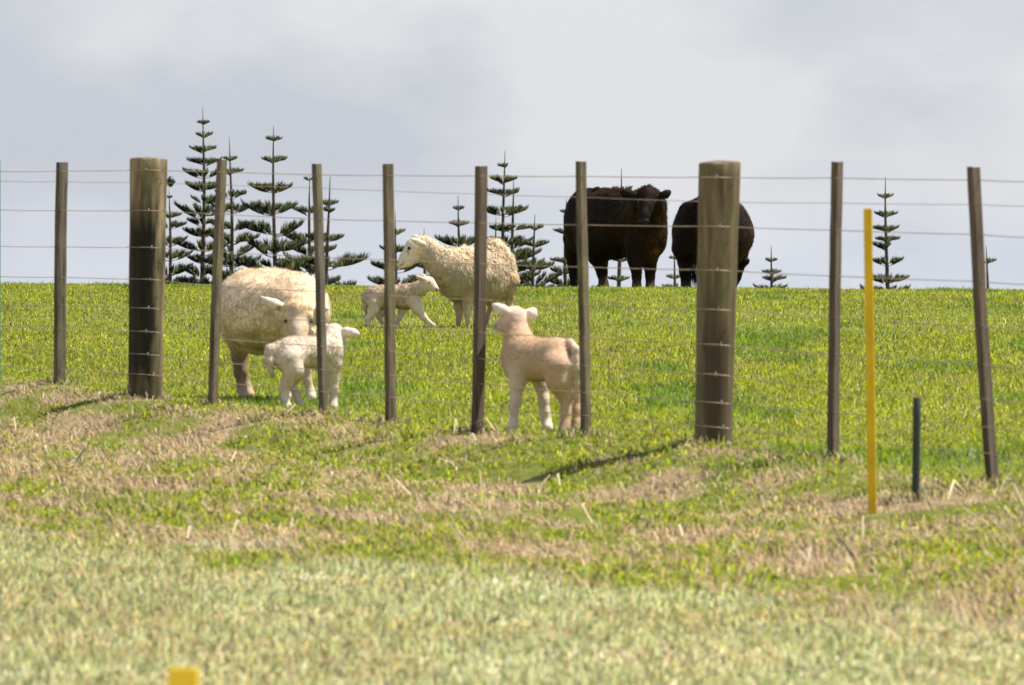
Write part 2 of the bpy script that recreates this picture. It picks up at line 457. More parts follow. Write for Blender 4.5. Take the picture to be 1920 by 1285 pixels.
def bank():
    # straw, lying and in tufts
    X, D = scatter(210000, 17, 37, 0.3, 0.9)
    dr = dryness(X, D); pl = paleness(X, D); t = D - fence_D(X)
    keep = rng.random(len(X)) < np.clip(dr + 0.09 * sstep(0.6, -0.4, t), 0, 1) * (1 - 0.75 * pl)
    X, D = X[keep], D[keep]; n = len(X)
    z = ground_z(X, D)
    tf = fbm(X * 3.2, D * 1.5, 61, 2)
    a, b = lean_dirs(n, 1.15, 0.4)
    up = tf > 0.56
    a2, b2 = lean_dirs(n, 0.55, 0.3)
    a = np.where(up[:, None], a2, a); b = np.where(up[:, None], b2, b)
    # mown straw is raked one way, down the bank to the left
    a = unit(a + np.array([-0.35, -0.2, 0.05])); b = unit(b + np.array([-0.5, -0.2, -0.1]))
    H = (0.022 + 0.055 * rng.random(n) ** 1.8) * (0.55 + 0.45 * sstep(0.0, -0.8, D - fence_D(X)))
    c = palette(n, [(0.50, 0.36, 0.22), (0.57, 0.43, 0.29), (0.40, 0.28, 0.17), (0.66, 0.55, 0.40), (0.22, 0.14, 0.08)], [0.32, 0.20, 0.25, 0.09, 0.14], 0.14)
    me = blades_mesh('dry_grass', np.stack([X, D, z + 0.004 * rng.random(n)], 1), a, b, H, 0.0024 + 0.0026 * rng.random(n), c)
    tag(link('dry_grass', me, M_dry), 'dead straw coloured grass lying in patches on the bank before the fence', 'dry grass', kind='stuff')
    # a few long pale stalks thrown about
    X, D = scatter(420, 20, 33, 0.2, 0.8)
    keep = (dryness(X, D) + 0.15 > rng.random(len(X))) & (D < fence_D(X) + 0.2)
    X, D = X[keep], D[keep]; n = len(X)
    z = ground_z(X, D)
    a, b = lean_dirs(n, 1.25, 0.35)
    c = palette(n, [(0.66, 0.58, 0.42), (0.58, 0.48, 0.33)], [1, 1], 0.1)
    me = blades_mesh('loose_straw', np.stack([X, D, z + 0.02], 1), a, b, 0.08 + 0.12 * rng.random(n), 0.004 + 0.004 * rng.random(n), c)
    tag(link('loose_straw', me, M_dry), 'long pale loose stalks strewn over the bank', 'straw', kind='stuff')
    # clover and other low broad leaves
    X, D = scatter(105000, 17, 36, 0.2, 0.9)
    t = D - fence_D(X)
    nz = fbm(X * 2.0 + 11, D * 0.9, 71, 3)
    keep = (nz > 0.44) & (t < 1.0) & (rng.random(len(X)) > paleness(X, D))
    X, D = X[keep], D[keep]; n = len(X)
    z = ground_z(X, D)
    a, b = lean_dirs(n, 0.9, 0.3)
    c = palette(n, [(0.20, 0.28, 0.02), (0.28, 0.34, 0.028), (0.36, 0.38, 0.04), (0.12, 0.20, 0.02)], [0.3, 0.4, 0.2, 0.1], 0.2)
    me = blades_mesh('clover', np.stack([X, D, z], 1), a, b, 0.015 + 0.03 * rng.random(n), 0.005 + 0.005 * rng.random(n), c)
    tag(link('clover', me, M_grass), 'patches of low broad leaved clover among the straw on the bank', 'clover', kind='stuff')
bank()

def pale_lawn():
    X, D = scatter(360000, 13.2, 26, 0.6, 0.7)
    pl = paleness(X, D)
    keep = rng.random(len(X)) < pl
    X, D = X[keep], D[keep]; n = len(X)
    z = ground_z(X, D)
    a, b = lean_dirs(n, 0.33, 0.25)
    H = 0.012 + 0.026 * rng.random(n) ** 1.5 * (0.3 + 1.3 * fbm(X * 4, D * 2, 81, 2))
    H = np.where(rng.random(n) < 0.02, H * 1.9, H)
    nz = fbm(X * 2.4, D * 1.4, 83, 3)
    c1 = palette(n, [(0.60, 0.65, 0.38), (0.56, 0.61, 0.23), (0.66, 0.72, 0.50), (0.72, 0.63, 0.40), (0.40, 0.48, 0.09), (0.74, 0.50, 0.28)], [0.3, 0.22, 0.22, 0.14, 0.07, 0.05], 0.12)
    c2 = palette(n, [(0.72, 0.50, 0.28), (0.68, 0.59, 0.36), (0.56, 0.63, 0.37), (0.50, 0.56, 0.18)], [0.25, 0.30, 0.25, 0.2], 0.12)
    c = np.where((nz + rng.normal(0, 0.07, n) > 0.52)[:, None], c1, c2)
    c = c * (0.86 + 0.28 * fbm(X * 9, D * 5, 87, 2))[:, None] * np.array([0.94, 0.98, 0.84])
    me = blades_mesh('pale_grass', np.stack([X, D, z - 0.003], 1), a, b, H, 0.0028 + 0.0026 * rng.random(n), c)
    tag(link('pale_grass', me, M_pale), 'thin pale grey green grass nearest the camera, out of focus', 'grass', kind='stuff')
pale_lawn()

# ------------------------------------------------------------------ implicit bodies
def rotz(a):
    c, s = math.cos(a), math.sin(a)
    return np.array([[c, -s, 0], [s, c, 0], [0, 0, 1.0]])
def frame_of(x, up=(0, 0, 1)):
    x = np.array(x, float); x /= np.linalg.norm(x)
    y = np.cross(up, x); y /= np.linalg.norm(y)
    return np.stack([x, y, np.cross(x, y)], 1)     # columns = axes

class Body:
    """animal body grown as one smooth surface round a set of tapering limbs and ellipsoids"""
    def __init__(s, cx, by, D, scale):
        s.cx, s.by, s.D, s.s = cx, by, D, scale
        s.pr = []
    def p(s, px, py, d=0.0):
        return np.array([(px - s.cx) / s.s, d, (s.by - py) / s.s])
    def limb(s, pts, col, fur=0.0, k=0.03, comb=(0, 0, -1)):
        for (a, b) in zip(pts[:-1], pts[1:]):
            s.pr.append(('c', s.p(*a[:3]), s.p(*b[:3]), a[3] / s.s, b[3] / s.s, np.array(col), fur, min(k, 0.8 * min(a[3], b[3]) / s.s + 0.002), comb))
    def ell(s, c, r, x=(1, 0, 0), col=(1, 1, 1), fur=0.0, k=0.05, comb=(0, 0, -1), up=(0, 0, 1)):
        s.pr.append(('e', s.p(*c), frame_of(x, up), np.array(r, float), None, np.array(col), fur, k, comb))
    def dist(s, q, P):
        return s.dist0(q, P) + (q[6] * 0.35 if q[6] > 0.018 else 0)
    def dist0(s, q, P):
        if q[0] == 'c':
            a, b, ra, rb = q[1:5]
            ba = b - a; L2 = max(ba @ ba, 1e-9)
            h = np.clip(((P - a) @ ba) / L2, 0, 1)
            return np.linalg.norm(P - a - h[..., None] * ba, axis=-1) - (ra + (rb - ra) * h)
        c, Fm, r = q[1:4]
        l = (P - c) @ Fm
        k0 = np.linalg.norm(l / r, axis=-1); k1 = np.linalg.norm(l / (r * r), axis=-1)
        return np.where(k1 > 1e-6, k0 * (k0 - 1) / np.maximum(k1, 1e-6), -r.min())
    def surface(s, res):
        lo = np.min([np.minimum(q[1], q[2]) - max(q[3], q[4]) if q[0] == 'c' else q[1] - q[3].max() for q in s.pr], axis=0) - 3 * res
        hi = np.max([np.maximum(q[1], q[2]) + max(q[3], q[4]) if q[0] == 'c' else q[1] + q[3].max() for q in s.pr], axis=0) + 3 * res
        ax = [np.arange(lo[i], hi[i] + res, res) for i in range(3)]
        G = np.stack(np.meshgrid(*ax, indexing='ij'), -1)
        Fv = None
        for q in s.pr:
            d = s.dist(q, G)
            if Fv is None: Fv = d
            else:
                k = q[7]
                h = np.maximum(k - np.abs(Fv - d), 0) / k
                Fv = np.minimum(Fv, d) - h * h * k * 0.25
        S = Fv < 0
        nx, ny, nz = Fv.shape
        acc = np.zeros((nx - 1, ny - 1, nz - 1, 3)); cnt = np.zeros((nx - 1, ny - 1, nz - 1))
        offs = [(0, 0, 0), (1, 0, 0), (0, 1, 0), (1, 1, 0), (0, 0, 1), (1, 0, 1), (0, 1, 1), (1, 1, 1)]
        def cn(A, o): return A[o[0]:nx - 1 + o[0], o[1]:ny - 1 + o[1], o[2]:nz - 1 + o[2]]
        for i, o1 in enumerate(offs):
            for j, o2 in enumerate(offs):
                if j <= i or sum(abs(a - b) for a, b in zip(o1, o2)) != 1: continue
                f1, f2 = cn(Fv, o1), cn(Fv, o2)
                cr = (f1 < 0) != (f2 < 0)
                t = np.where(cr, f1 / np.where(cr, f1 - f2, 1), 0)
                for a in range(3):
                    acc[..., a] += np.where(cr, o1[a] + t * (o2[a] - o1[a]), 0)
                cnt += cr
        act = cnt > 0
        idx = -np.ones(act.shape, np.int64); idx[act] = np.arange(act.sum())
        I = np.argwhere(act)
        V = (I + acc[act] / cnt[act][:, None]) * res + lo
        quads = []
        for a in range(3):
            b, c = (a + 1) % 3, (a + 2) % 3
            s1 = [slice(None)] * 3; s2 = [slice(None)] * 3
            s1[a] = slice(0, -1); s2[a] = slice(1, None)
            A, B = S[tuple(s1)], S[tuple(s2)]
            E = np.argwhere(A != B)
            E = E[(E[:, b] > 0) & (E[:, c] > 0)]
            fl = A[tuple(E.T)]
            ub = np.zeros(3, int); ub[b] = 1; uc = np.zeros(3, int); uc[c] = 1
            q = [idx[tuple((E - ub - uc).T)], idx[tuple((E - uc).T)], idx[tuple(E.T)], idx[tuple((E - ub).T)]]
            q = np.stack(q, 1)
            q = np.where(fl[:, None], q, q[:, ::-1])
            quads.append(q)
        Q = np.concatenate(quads)
        Q = Q[(Q >= 0).all(1)]
        # relax a little
        for it in range(2):
            sm = np.zeros_like(V); ct = np.zeros(len(V))
            for i in range(4):
                np.add.at(sm, Q[:, i], V[Q[:, (i + 1) % 4]]); np.add.at(ct, Q[:, i], 1)
                np.add.at(sm, Q[:, i], V[Q[:, (i + 3) % 4]]); np.add.at(ct, Q[:, i], 1)
            V = V * 0.5 + 0.5 * sm / np.maximum(ct, 1)[:, None]
        return V, Q
    def attrs(s, V, soft=0.018):
        W = 0; C = 0; Fu = 0; Cm = 0
        for q in s.pr:
            w_ = np.exp(-np.clip(s.dist(q, V) + 0.02, 0, None) / soft)
            C = C + w_[:, None] * q[5]; Fu = Fu + w_ * q[6]; W = W + w_; Cm = Cm + w_[:, None] * unit(np.array(q[8], float))
        W = np.maximum(W, 1e-9)
        return C / W[:, None], Fu / W, Cm / W[:, None]

def creature(kind, label, cat, group, B, res, skin, fibre, fibre_name, n_f, f_w, lift, var, marks=(), lump=0.0, fuzz=0.35, lock=1.0, lumpscale=14, fcol=None):
    root_loc = at(B.cx, B.by, B.D)
    root = empty(kind, root_loc, label, cat, group)
    V, Q = B.surface(res)
    C, Fu, Cm = B.attrs(V)
    # normals
    def normals(V):
        n = np.zeros_like(V)
        fn = np.cross(V[Q[:, 2]] - V[Q[:, 0]], V[Q[:, 3]] - V[Q[:, 1]])
        for i in range(4): np.add.at(n, Q[:, i], fn)
        return unit(n)
    Nn = normals(V)
    if lump:
        a = fbm(V[:, 0] * lumpscale + V[:, 1] * lumpscale * 0.7 + 150, V[:, 2] * lumpscale + 150 - V[:, 1] * lumpscale * 0.4, 5, 3) - 0.5
        V = V + Nn * (a * lump * np.clip(Fu / 0.03, 0, 1))[:, None]
        Nn = normals(V)
    for (c, r, col) in marks:
        e_ = V - B.p(*c)
        d = np.hypot(e_[:, 0], e_[:, 2]) / (r / B.s)
        m = (sstep(1.3, 0.3, d) * (Nn[:, 1] < 0.35) * (np.abs(e_[:, 1]) < (0.16 if B.s > 200 else 0.4)))[:, None]
        C = C * (1 - m) + np.array(col) * m
        Fu = Fu * (1 - m[:, 0])
    me = quads_mesh(kind + '_body', V, Q, C)
    link('body', me, skin, root)
    # fibres
    if n_f:
        area = np.linalg.norm(np.cross(V[Q[:, 2]] - V[Q[:, 0]], V[Q[:, 3]] - V[Q[:, 1]]), axis=1)
        fa = Fu[Q].mean(1)
        pr = area * (fa > 0.004) 
        k = rng.choice(len(Q), n_f, p=pr / pr.sum())
        uu = rng.random((n_f, 4)) ** 1.0; uu /= uu.sum(1, keepdims=True)
        P = (V[Q[k]] * uu[..., None]).sum(1); nn = unit((Nn[Q[k]] * uu[..., None]).sum(1))
        fl = (Fu[Q[k]] * uu).sum(1); cc = (C[Q[k]] * uu[..., None]).sum(1); cm = (Cm[Q[k]] * uu[..., None]).sum(1)
        # comb directions gathered in locks
        lf = 22 if B.s < 200 or fl.mean() > 0.018 else 60
        lk = np.stack([fbm(P[:, 0] * lf + i * 9, P[:, 2] * lf + P[:, 1] * lf * 0.7 + 60, 90 + i, 2) - 0.5 for i in range(3)], 1) * 1.8 * lock
        tan = cm - nn * (cm * nn).sum(1, keepdims=True)
        d0 = unit(nn * lift + tan * 0.9 + lk * 0.6 + rng.normal(0, 0.22, (n_f, 3)))
        d1 = unit(nn * lift * 0.45 + tan * 1.2 + lk * 0.9 + rng.normal(0, 0.3, (n_f, 3)))
        tone = 1 + var * (fbm(P[:, 0] * 9 + 4, P[:, 2] * 9 + P[:, 1] * 7 + 9, 77, 3) - 0.5)[:, None] * 2 + rng.normal(0, 0.06, (n_f, 1))
        cc = np.clip(cc * tone, 0.003, 0.92)
        if fcol is not None:
            cc = fcol(P, nn, cc)
        side = nn + rng.normal(0, 0.35, (n_f, 3))
        sd = np.cross(d0, nn) + rng.normal(0, 0.3, (n_f, 3))
        fm = blades_mesh(fibre_name, P - nn * 0.003, d0, d1, fl * (0.6 + 0.8 * rng.random(n_f)), f_w * (0.7 + 0.6 * rng.random(n_f)), cc, side=nn, nrm=nn * 0.9 + unit(rng.normal(size=(n_f, 3))) * fuzz + d0 * 0.15)
        link(fibre_name, fm, fibre, root)
    return root

def ball(name, mat, parent, p, r, flat=(1, 1, 1)):
    import bmesh
    bm = bmesh.new()
    bmesh.ops.create_uvsphere(bm, u_segments=16, v_segments=10, radius=1)
    for v in bm.verts: v.co = Vector((v.co.x * r * flat[0], v.co.y * r * flat[1], v.co.z * r * flat[2]))
    for f in bm.faces: f.smooth = True
    me = bpy.data.meshes.new(name); bm.to_mesh(me); bm.free()
    return link(name, me, mat, parent, p)

WOOL = (0.95, 0.77, 0.57); WOOL2 = (0.88, 0.66, 0.45); FACE = (0.76, 0.66, 0.54); PINK = (0.70, 0.46, 0.38)
LEGC = (0.52, 0.41, 0.29); HOOF = (0.10, 0.07, 0.05); NOSE = (0.12, 0.07, 0.06)
LAMB = (0.62, 0.48, 0.35); LAMBL = (0.68, 0.56, 0.45)
COW = (0.015, 0.0095, 0.0075)

# -- the standing ewe further off, facing left and a little towards us
def ewe_far():
    B = Body(905, 620, 50.0, 240.0)
    h = (-0.766, -0.643, 0.0)
    B.ell((897, 514, 0.0), (0.34, 0.205, 0.205), h, WOOL, 0.04, 0.06)
    B.ell((923, 499, 0.13), (0.16, 0.165, 0.215), h, WOOL, 0.045, 0.08)
    B.ell((867, 515, -0.13), (0.18, 0.17, 0.19), h, WOOL, 0.045, 0.08)
    B.ell((857, 527, -0.14), (0.12, 0.14, 0.14), h, WOOL, 0.045, 0.06)
    B.ell((912, 536, 0.02), (0.18, 0.17, 0.125), h, WOOL2, 0.045, 0.06)
    B.ell((938, 520, 0.14), (0.10, 0.11, 0.18), h, WOOL2, 0.04, 0.06)
    # neck
    B.limb([(850, 508, -0.18, 40), (829, 496, -0.24, 28), (805, 476, -0.28, 23)], WOOL, 0.035, 0.05)
    B.limb([(803, 470, -0.28, 23), (792, 464, -0.29, 19)], WOOL, 0.03, 0.05)
    # head
    B.limb([(792, 463, -0.29, 17.5), (779, 465, -0.30, 17)], FACE, 0.010, 0.03)
    B.limb([(778, 466, -0.30, 16.5), (762, 483, -0.31, 10.5), (752, 495, -0.32, 7.5)], FACE, 0.0, 0.04)
    B.limb([(786, 474, -0.30, 14), (768, 492, -0.31, 7.5), (757, 498, -0.31, 6)], FACE, 0.0, 0.03)
    B.limb([(777, 455, -0.32, 8), (790, 452, -0.30, 9), (803, 455, -0.30, 9)], WOOL, 0.02, 0.03)
    # ears, wool tuft on the poll
    B.limb([(795, 458, -0.38, 4.5), (785, 455, -0.42, 6.5), (774, 450, -0.44, 3.0)], FACE, 0.0, 0.012)
    B.limb([(790, 452, -0.21, 4), (783, 447, -0.17, 6), (775, 444, -0.15, 3)], WOOL, 0.01, 0.012)
    # legs
    for (x0, x1, d) in ((862, 859, -0.08), (878, 877, -0.20)):
        B.limb([(x0, 552, d, 17), (x0 - 1, 574, d, 11)], WOOL2, 0.02, 0.04)
        B.limb([(x0 - 1, 574, d, 9), (x0 - 1, 589, d, 6.5), (x1 + 1, 600, d, 4.8), (x1, 616, d, 4.2)], LEGC, 0.0, 0.02)
        B.limb([(x1, 616, d, 5.2), (x1 - 3, 624, d - 0.01, 5.4)], HOOF, 0.0, 0.008)
    for (x0, x1, d) in ((952, 952, 0.05), (918, 914, 0.24)):
        B.limb([(x0 - 2, 530, d, 24), (x0 + 1, 555, d, 13)], WOOL2, 0.03, 0.04)
        B.limb([(x0 + 1, 555, d, 9), (x0 + 3, 575, d + 0.02, 6.5), (x1 + 1, 592, d, 4.6), (x1, 608, d, 4.4)], LEGC, 0.0, 0.02)
        B.limb([(x1, 608, d, 5), (x1 - 3, 616, d - 0.01, 5.2)], HOOF, 0.0, 0.008)
    r = creature('ewe', 'cream woolly ewe standing side on near the crest and looking left', 'sheep', 'ewes in the field', B, 0.0085, M_skin, M_fleece, 'fleece', 42000, 0.0048, 0.7, 0.12,
             marks=(((746, 491.5, -0.36), 3.2, NOSE), ((752, 498.5, -0.36), 1.8, (0.16, 0.08, 0.07)), ((755.5, 496.5, -0.36), 1.8, (0.16, 0.08, 0.07)), ((758, 493.8, -0.36), 1.6, (0.2, 0.1, 0.09)), ((766, 472, -0.37), 3.0, (0.36, 0.25, 0.18)), ((767, 477, -0.37), 2.2, (0.42, 0.3, 0.22))), lump=0.028, lock=0.5, fuzz=0.2)
    ball('eye', M_eye, r, B.p(769, 466.5, -0.365), 0.0135, (1.2, 0.8, 1)); ball('eye', M_eye, r, B.p(763, 466, -0.24), 0.0135)
ewe_far()

# -- the big ewe close to the fence, three quarter front, head bent to her lamb
def ewe_near():
    B = Body(500, 748, 34.4, 350.0)
    h = (0.53, -0.848, 0.0)
    S = (0.95, 0.76, 0.55); FACE1 = (0.60, 0.45, 0.31); CAP = (0.84, 0.62, 0.40)  # cap and face are darkened, shade on the bent head put into colour
    B.ell((508, 574, 0.0), (0.36, 0.245, 0.206), h, S, 0.021, 0.08)
    B.ell((459, 573, 0.20), (0.18, 0.17, 0.188), h, S, 0.021, 0.08)
    B.ell((560, 581, -0.20), (0.19, 0.165, 0.188), h, S, 0.021, 0.08)
    B.ell((500, 590, -0.02), (0.30, 0.235, 0.185), h, S, 0.019, 0.08)
    B.ell((452, 600, 0.20), (0.10, 0.11, 0.17), h, WOOL2, 0.025, 0.06)
    # neck bent down
    B.limb([(562, 575, -0.28, 55), (572, 585, -0.42, 44), (572, 584, -0.52, 36)], S, 0.025, 0.08)
    # head
    B.limb([(570, 578, -0.55, 29), (568, 586, -0.59, 27)], CAP, 0.024, 0.04)
    B.ell((567, 576, -0.62), (0.085, 0.05, 0.04), (1, 0, 0), CAP, 0.024, 0.02)
    B.limb([(567, 596, -0.62, 22), (568, 618, -0.67, 16), (569, 638, -0.70, 13), (570, 650, -0.70, 11)], FACE1, 0.0, 0.04)
    B.limb([(545, 590, -0.655, 5.5), (549, 610, -0.66, 5)], FACE1, 0.0, 0.02)
    B.limb([(590, 590, -0.655, 5.5), (587, 610, -0.66, 5)], FACE1, 0.0, 0.02)
    B.limb([(545, 622, -0.53, 14), (560, 628, -0.58, 13)], CAP, 0.02, 0.03)
    B.limb([(591, 622, -0.53, 14), (580, 628, -0.58, 13)], CAP, 0.02, 0.03)
    # ears
    B.limb([(540, 578, -0.58, 8), (522, 570, -0.58, 9.5), (508, 563, -0.57, 6.5), (497, 556, -0.56, 2.5)], FACE, 0.0, 0.02)
    B.limb([(596, 578, -0.58, 8), (608, 576, -0.58, 8.5), (618, 578, -0.57, 5), (622, 579, -0.57, 3)], FACE, 0.0, 0.02)
    D_ = (0.20, 0.135, 0.09)  # hind leg colour, darkened to hold the shade at the thigh
    for (x0, x1, d, yb) in ((447, 451, 0.16, 744), (454, 458, 0.34, 740)):
        B.limb([(x0 - 3, 610, d, 28), (x0 - 3, 640, d, 20)], WOOL2, 0.02, 0.05)
        B.limb([(x0 - 3, 640, d, 16), (x0 - 6, 668, d + 0.03, 10.5), (x0 - 3, 700, d, 8), (x1, yb - 14, d, 7.5)], D_, 0.0, 0.03)
        B.limb([(x1, yb - 14, d, 9.5), (x1 + 4, yb + 2, d - 0.03, 11)], LEGC, 0.0, 0.02)
    for (x0, x1, d, yb) in ((576, 586, -0.32, 742), (540, 540, -0.22, 742)):
        B.limb([(x0, 625, d, 26), (x0, 660, d, 15)], WOOL2, 0.02, 0.05)
        B.limb([(x0, 660, d, 12), (x0 + 2, 690, d, 10), (x0 + 4, 712, d, 8), (x1, yb - 8, d, 8)], LEGC, 0.0, 0.03)
        B.limb([(x1, yb - 8, d, 8.5), (x1 + 2, yb + 1, d - 0.02, 9.5)], FACE, 0.0, 0.02)
    B.ell((484, 648, 0.10), (0.09, 0.08, 0.055), h, (0.42, 0.30, 0.22), 0.0, 0.04)
    r = creature('ewe', 'heavy cream ewe close behind the fence, head bent down to a nursing lamb', 'sheep', 'ewes in the field', B, 0.0085, M_skin, M_fleece, 'fleece', 40000, 0.0034, 0.4, 0.05,
             marks=(((531, 577, -0.60), 6, (0.36, 0.19, 0.14)), ((543, 603, -0.68), 7, (0.45, 0.33, 0.23)), ((592, 603, -0.68), 7, (0.45, 0.33, 0.23)), ((556, 592, -0.68), 10, (0.62, 0.48, 0.32)), ((579, 592, -0.68), 10, (0.62, 0.48, 0.32)), ((568, 614, -0.7), 9, (0.80, 0.68, 0.56)), ((570, 650, -0.72), 8, NOSE)), lump=0.04, lumpscale=8, lock=0.38, fuzz=0.15)
    ball('eye', M_eye, r, B.p(544.5, 600, -0.665), 0.0125, (0.8, 0.8, 1.2)); ball('eye', M_eye, r, B.p(590.5, 600, -0.665), 0.0125, (0.8, 0.8, 1.2))
ewe_near()

def lamb_suckling():
    B = Body(575, 768, 32.4, 370.0)
    h = (0.86, 0.50, 0.0)
    B.ell((575, 661, 0.0), (0.175, 0.085, 0.078), h, (0.82, 0.69, 0.56), 0.014, 0.04)
    B.ell((544, 668, -0.07), (0.085, 0.078, 0.088), h, (0.82, 0.69, 0.56), 0.014, 0.04)
    B.ell((612, 664, 0.07), (0.09, 0.078, 0.090), h, (0.82, 0.69, 0.56), 0.014, 0.04)
    B.limb([(616, 655, 0.08, 27), (624, 640, 0.11, 20), (624, 628, 0.14, 17)], (0.82, 0.69, 0.56), 0.012, 0.04)
    B.limb([(624, 624, 0.14, 16), (608, 626, 0.18, 11), (598, 630, 0.20, 8)], LAMBL, 0.006, 0.03)
    B.limb([(634, 622, 0.12, 6), (650, 623, 0.09, 8.5), (662, 625, 0.07, 8), (670, 627, 0.06, 4)], (0.80, 0.68, 0.60), 0.006, 0.012)
    B.limb([(616, 617, 0.20, 6), (602, 612, 0.24, 7), (594, 611, 0.26, 4)], LAMBL, 0.006, 0.012)
    # tail
    B.limb([(522, 650, -0.10, 9), (508, 656, -0.12, 9), (505, 676, -0.13, 8.5), (512, 702, -0.12, 5)], (0.82, 0.69, 0.56), 0.014, 0.015)
    # hind legs
    B.limb([(545, 676, -0.13, 25), (553, 694, -0.14, 17), (541, 716, -0.12, 10.5), (534, 727, -0.11, 9), (536, 748, -0.12, 6.8), (541, 762, -0.13, 7)], LAMBL, 0.008, 0.03)
    B.limb([(541, 763, -0.13, 8.5), (544, 768, -0.15, 8.5)], (0.60, 0.50, 0.42), 0, 0.01)
    B.limb([(548, 682, -0.01, 22), (556, 700, -0.01, 14), (548, 720, 0.01, 8.5), (553, 736, 0.0, 6.5), (560, 752, -0.01, 6)], (0.62, 0.50, 0.40), 0.008, 0.03)
    B.limb([(560, 753, -0.01, 7.5), (564, 760, -0.02, 8)], (0.5, 0.42, 0.35), 0, 0.01)
    # front legs
    B.limb([(624, 684, 0.05, 17), (625, 708, 0.06, 10.5), (625, 726, 0.06, 8.5), (625, 733, 0.06, 8), (624, 755, 0.06, 6.8)], LAMBL, 0.008, 0.03)
    B.limb([(624, 755, 0.06, 8.5), (625, 765, 0.04, 9)], (0.55, 0.45, 0.38), 0, 0.01)
    B.limb([(606, 684, 0.13, 15), (604, 712, 0.14, 8.5), (605, 735, 0.13, 7), (604, 755, 0.13, 6.5)], LAMBL, 0.008, 0.03)
    r = creature('lamb', 'pale lamb with its rump to us nosing under the near ewe, behind a batten', 'lamb', 'lambs in the field', B, 0.005, M_skin, M_fleece, 'fleece', 34000, 0.0030, 0.5, 0.08,
             marks=(((520, 690, -0.11), 8, (0.30, 0.19, 0.13)), ((592, 633, 0.2), 7, NOSE)), lump=0.010, lumpscale=50, lock=0.6, fuzz=0.2)  # the dark mark under the tail is painted shadow
    ball('eye', M_eye, r, B.p(610, 621, 0.13), 0.008); ball('eye', M_eye, r, B.p(613, 620, 0.215), 0.008)
lamb_suckling()

def lamb_watching():
    B = Body(1020, 812, 28.95, 415.0)
    h = (-0.80, 0.60, 0.0)
    T = (0.52, 0.355, 0.225)
    B.ell((1012, 674, 0.0), (0.175, 0.098, 0.098), h, T, 0.009, 0.04)
    B.ell((1044, 675, -0.08), (0.095, 0.084, 0.100), h, T, 0.009, 0.04)
    B.ell((980, 672, 0.08), (0.10, 0.078, 0.100), h, T, 0.009, 0.04)
    B.ell((972, 688, 0.07), (0.06, 0.062, 0.065), h, T, 0.009, 0.04)
    # neck and head, seen from behind, turned to the left
    B.limb([(976, 655, 0.09, 32), (970, 632, 0.12, 23), (966, 615, 0.14, 20)], T, 0.012, 0.05)
    B.ell((964, 598, 0.15), (0.062, 0.056, 0.060), (-0.8, 0.6, 0), (0.58, 0.41, 0.28), 0.010, 0.03)
    B.limb([(952, 603, 0.18, 17), (940, 610, 0.21, 12), (932, 613, 0.23, 9)], (0.76, 0.62, 0.52), 0.004, 0.03)
    B.limb([(955, 588, 0.12, 7), (943, 582, 0.11, 10), (932, 576, 0.11, 7.5), (925, 572, 0.11, 4)], (0.80, 0.66, 0.58), 0.004, 0.012)
    B.limb([(980, 595, 0.17, 7), (990, 592, 0.16, 11), (997, 588, 0.15, 10.5), (1001, 583, 0.15, 6)], (0.82, 0.70, 0.62), 0.004, 0.012)
    # tail
    B.limb([(1068, 642, -0.12, 8), (1079, 655, -0.17, 7), (1082, 690, -0.19, 6.5), (1082, 718, -0.18, 5.5), (1077, 744, -0.17, 3.5)], (0.72, 0.57, 0.43), 0.014, 0.012)
    # front legs
    B.limb([(974, 700, 0.02, 20), (970, 722, 0.02, 13.5), (967, 748, 0.02, 10.5), (966, 756, 0.02, 9.5), (964, 772, 0.02, 7.5), (963, 790, 0.02, 7.5)], LAMBL, 0.006, 0.03)
    B.limb([(963, 792, 0.02, 9), (960, 802, 0.0, 9.5)], (0.74, 0.64, 0.54), 0, 0.015)
    B.limb([(1008, 704, 0.13, 18), (1016, 724, 0.13, 13), (1019, 750, 0.12, 10), (1022, 775, 0.12, 9), (1024, 790, 0.12, 8.5)], LAMBL, 0.006, 0.03)
    B.limb([(1024, 792, 0.12, 9.5), (1027, 803, 0.10, 10.5)], (0.74, 0.64, 0.54), 0, 0.015)
    # hind legs
    B.limb([(1045, 690, -0.15, 32), (1047, 714, -0.16, 22), (1056, 735, -0.14, 14), (1062, 748, -0.13, 12.5), (1060, 772, -0.15, 9.5), (1059, 795, -0.16, 9)], T, 0.008, 0.03)
    B.limb([(1059, 797, -0.16, 10.5), (1056, 810, -0.18, 10.5)], (0.32, 0.22, 0.16), 0, 0.015)
    B.limb([(1068, 690, -0.05, 26), (1074, 716, -0.05, 14), (1080, 745, -0.03, 9.5), (1080, 770, -0.04, 8.5), (1080, 792, -0.05, 8)], T, 0.008, 0.03)
    B.limb([(1080, 794, -0.05, 9), (1079, 804, -0.06, 9.5)], (0.40, 0.28, 0.2), 0, 0.015)
    r = creature('lamb', 'tan lamb standing at the fence with its back to us, ears out, tail hanging', 'lamb', 'lambs in the field', B, 0.005, M_skin, M_fleece, 'fleece', 34000, 0.0024, 0.35, 0.04,
             marks=(((929, 613, 0.23), 5, (0.45, 0.3, 0.25)),), lump=0.007, lumpscale=55, lock=0.3, fuzz=0.12)
    ball('eye', M_eye, r, B.p(942, 602, 0.165), 0.008); ball('eye', M_eye, r, B.p(957, 601, 0.24), 0.008)
lamb_watching()

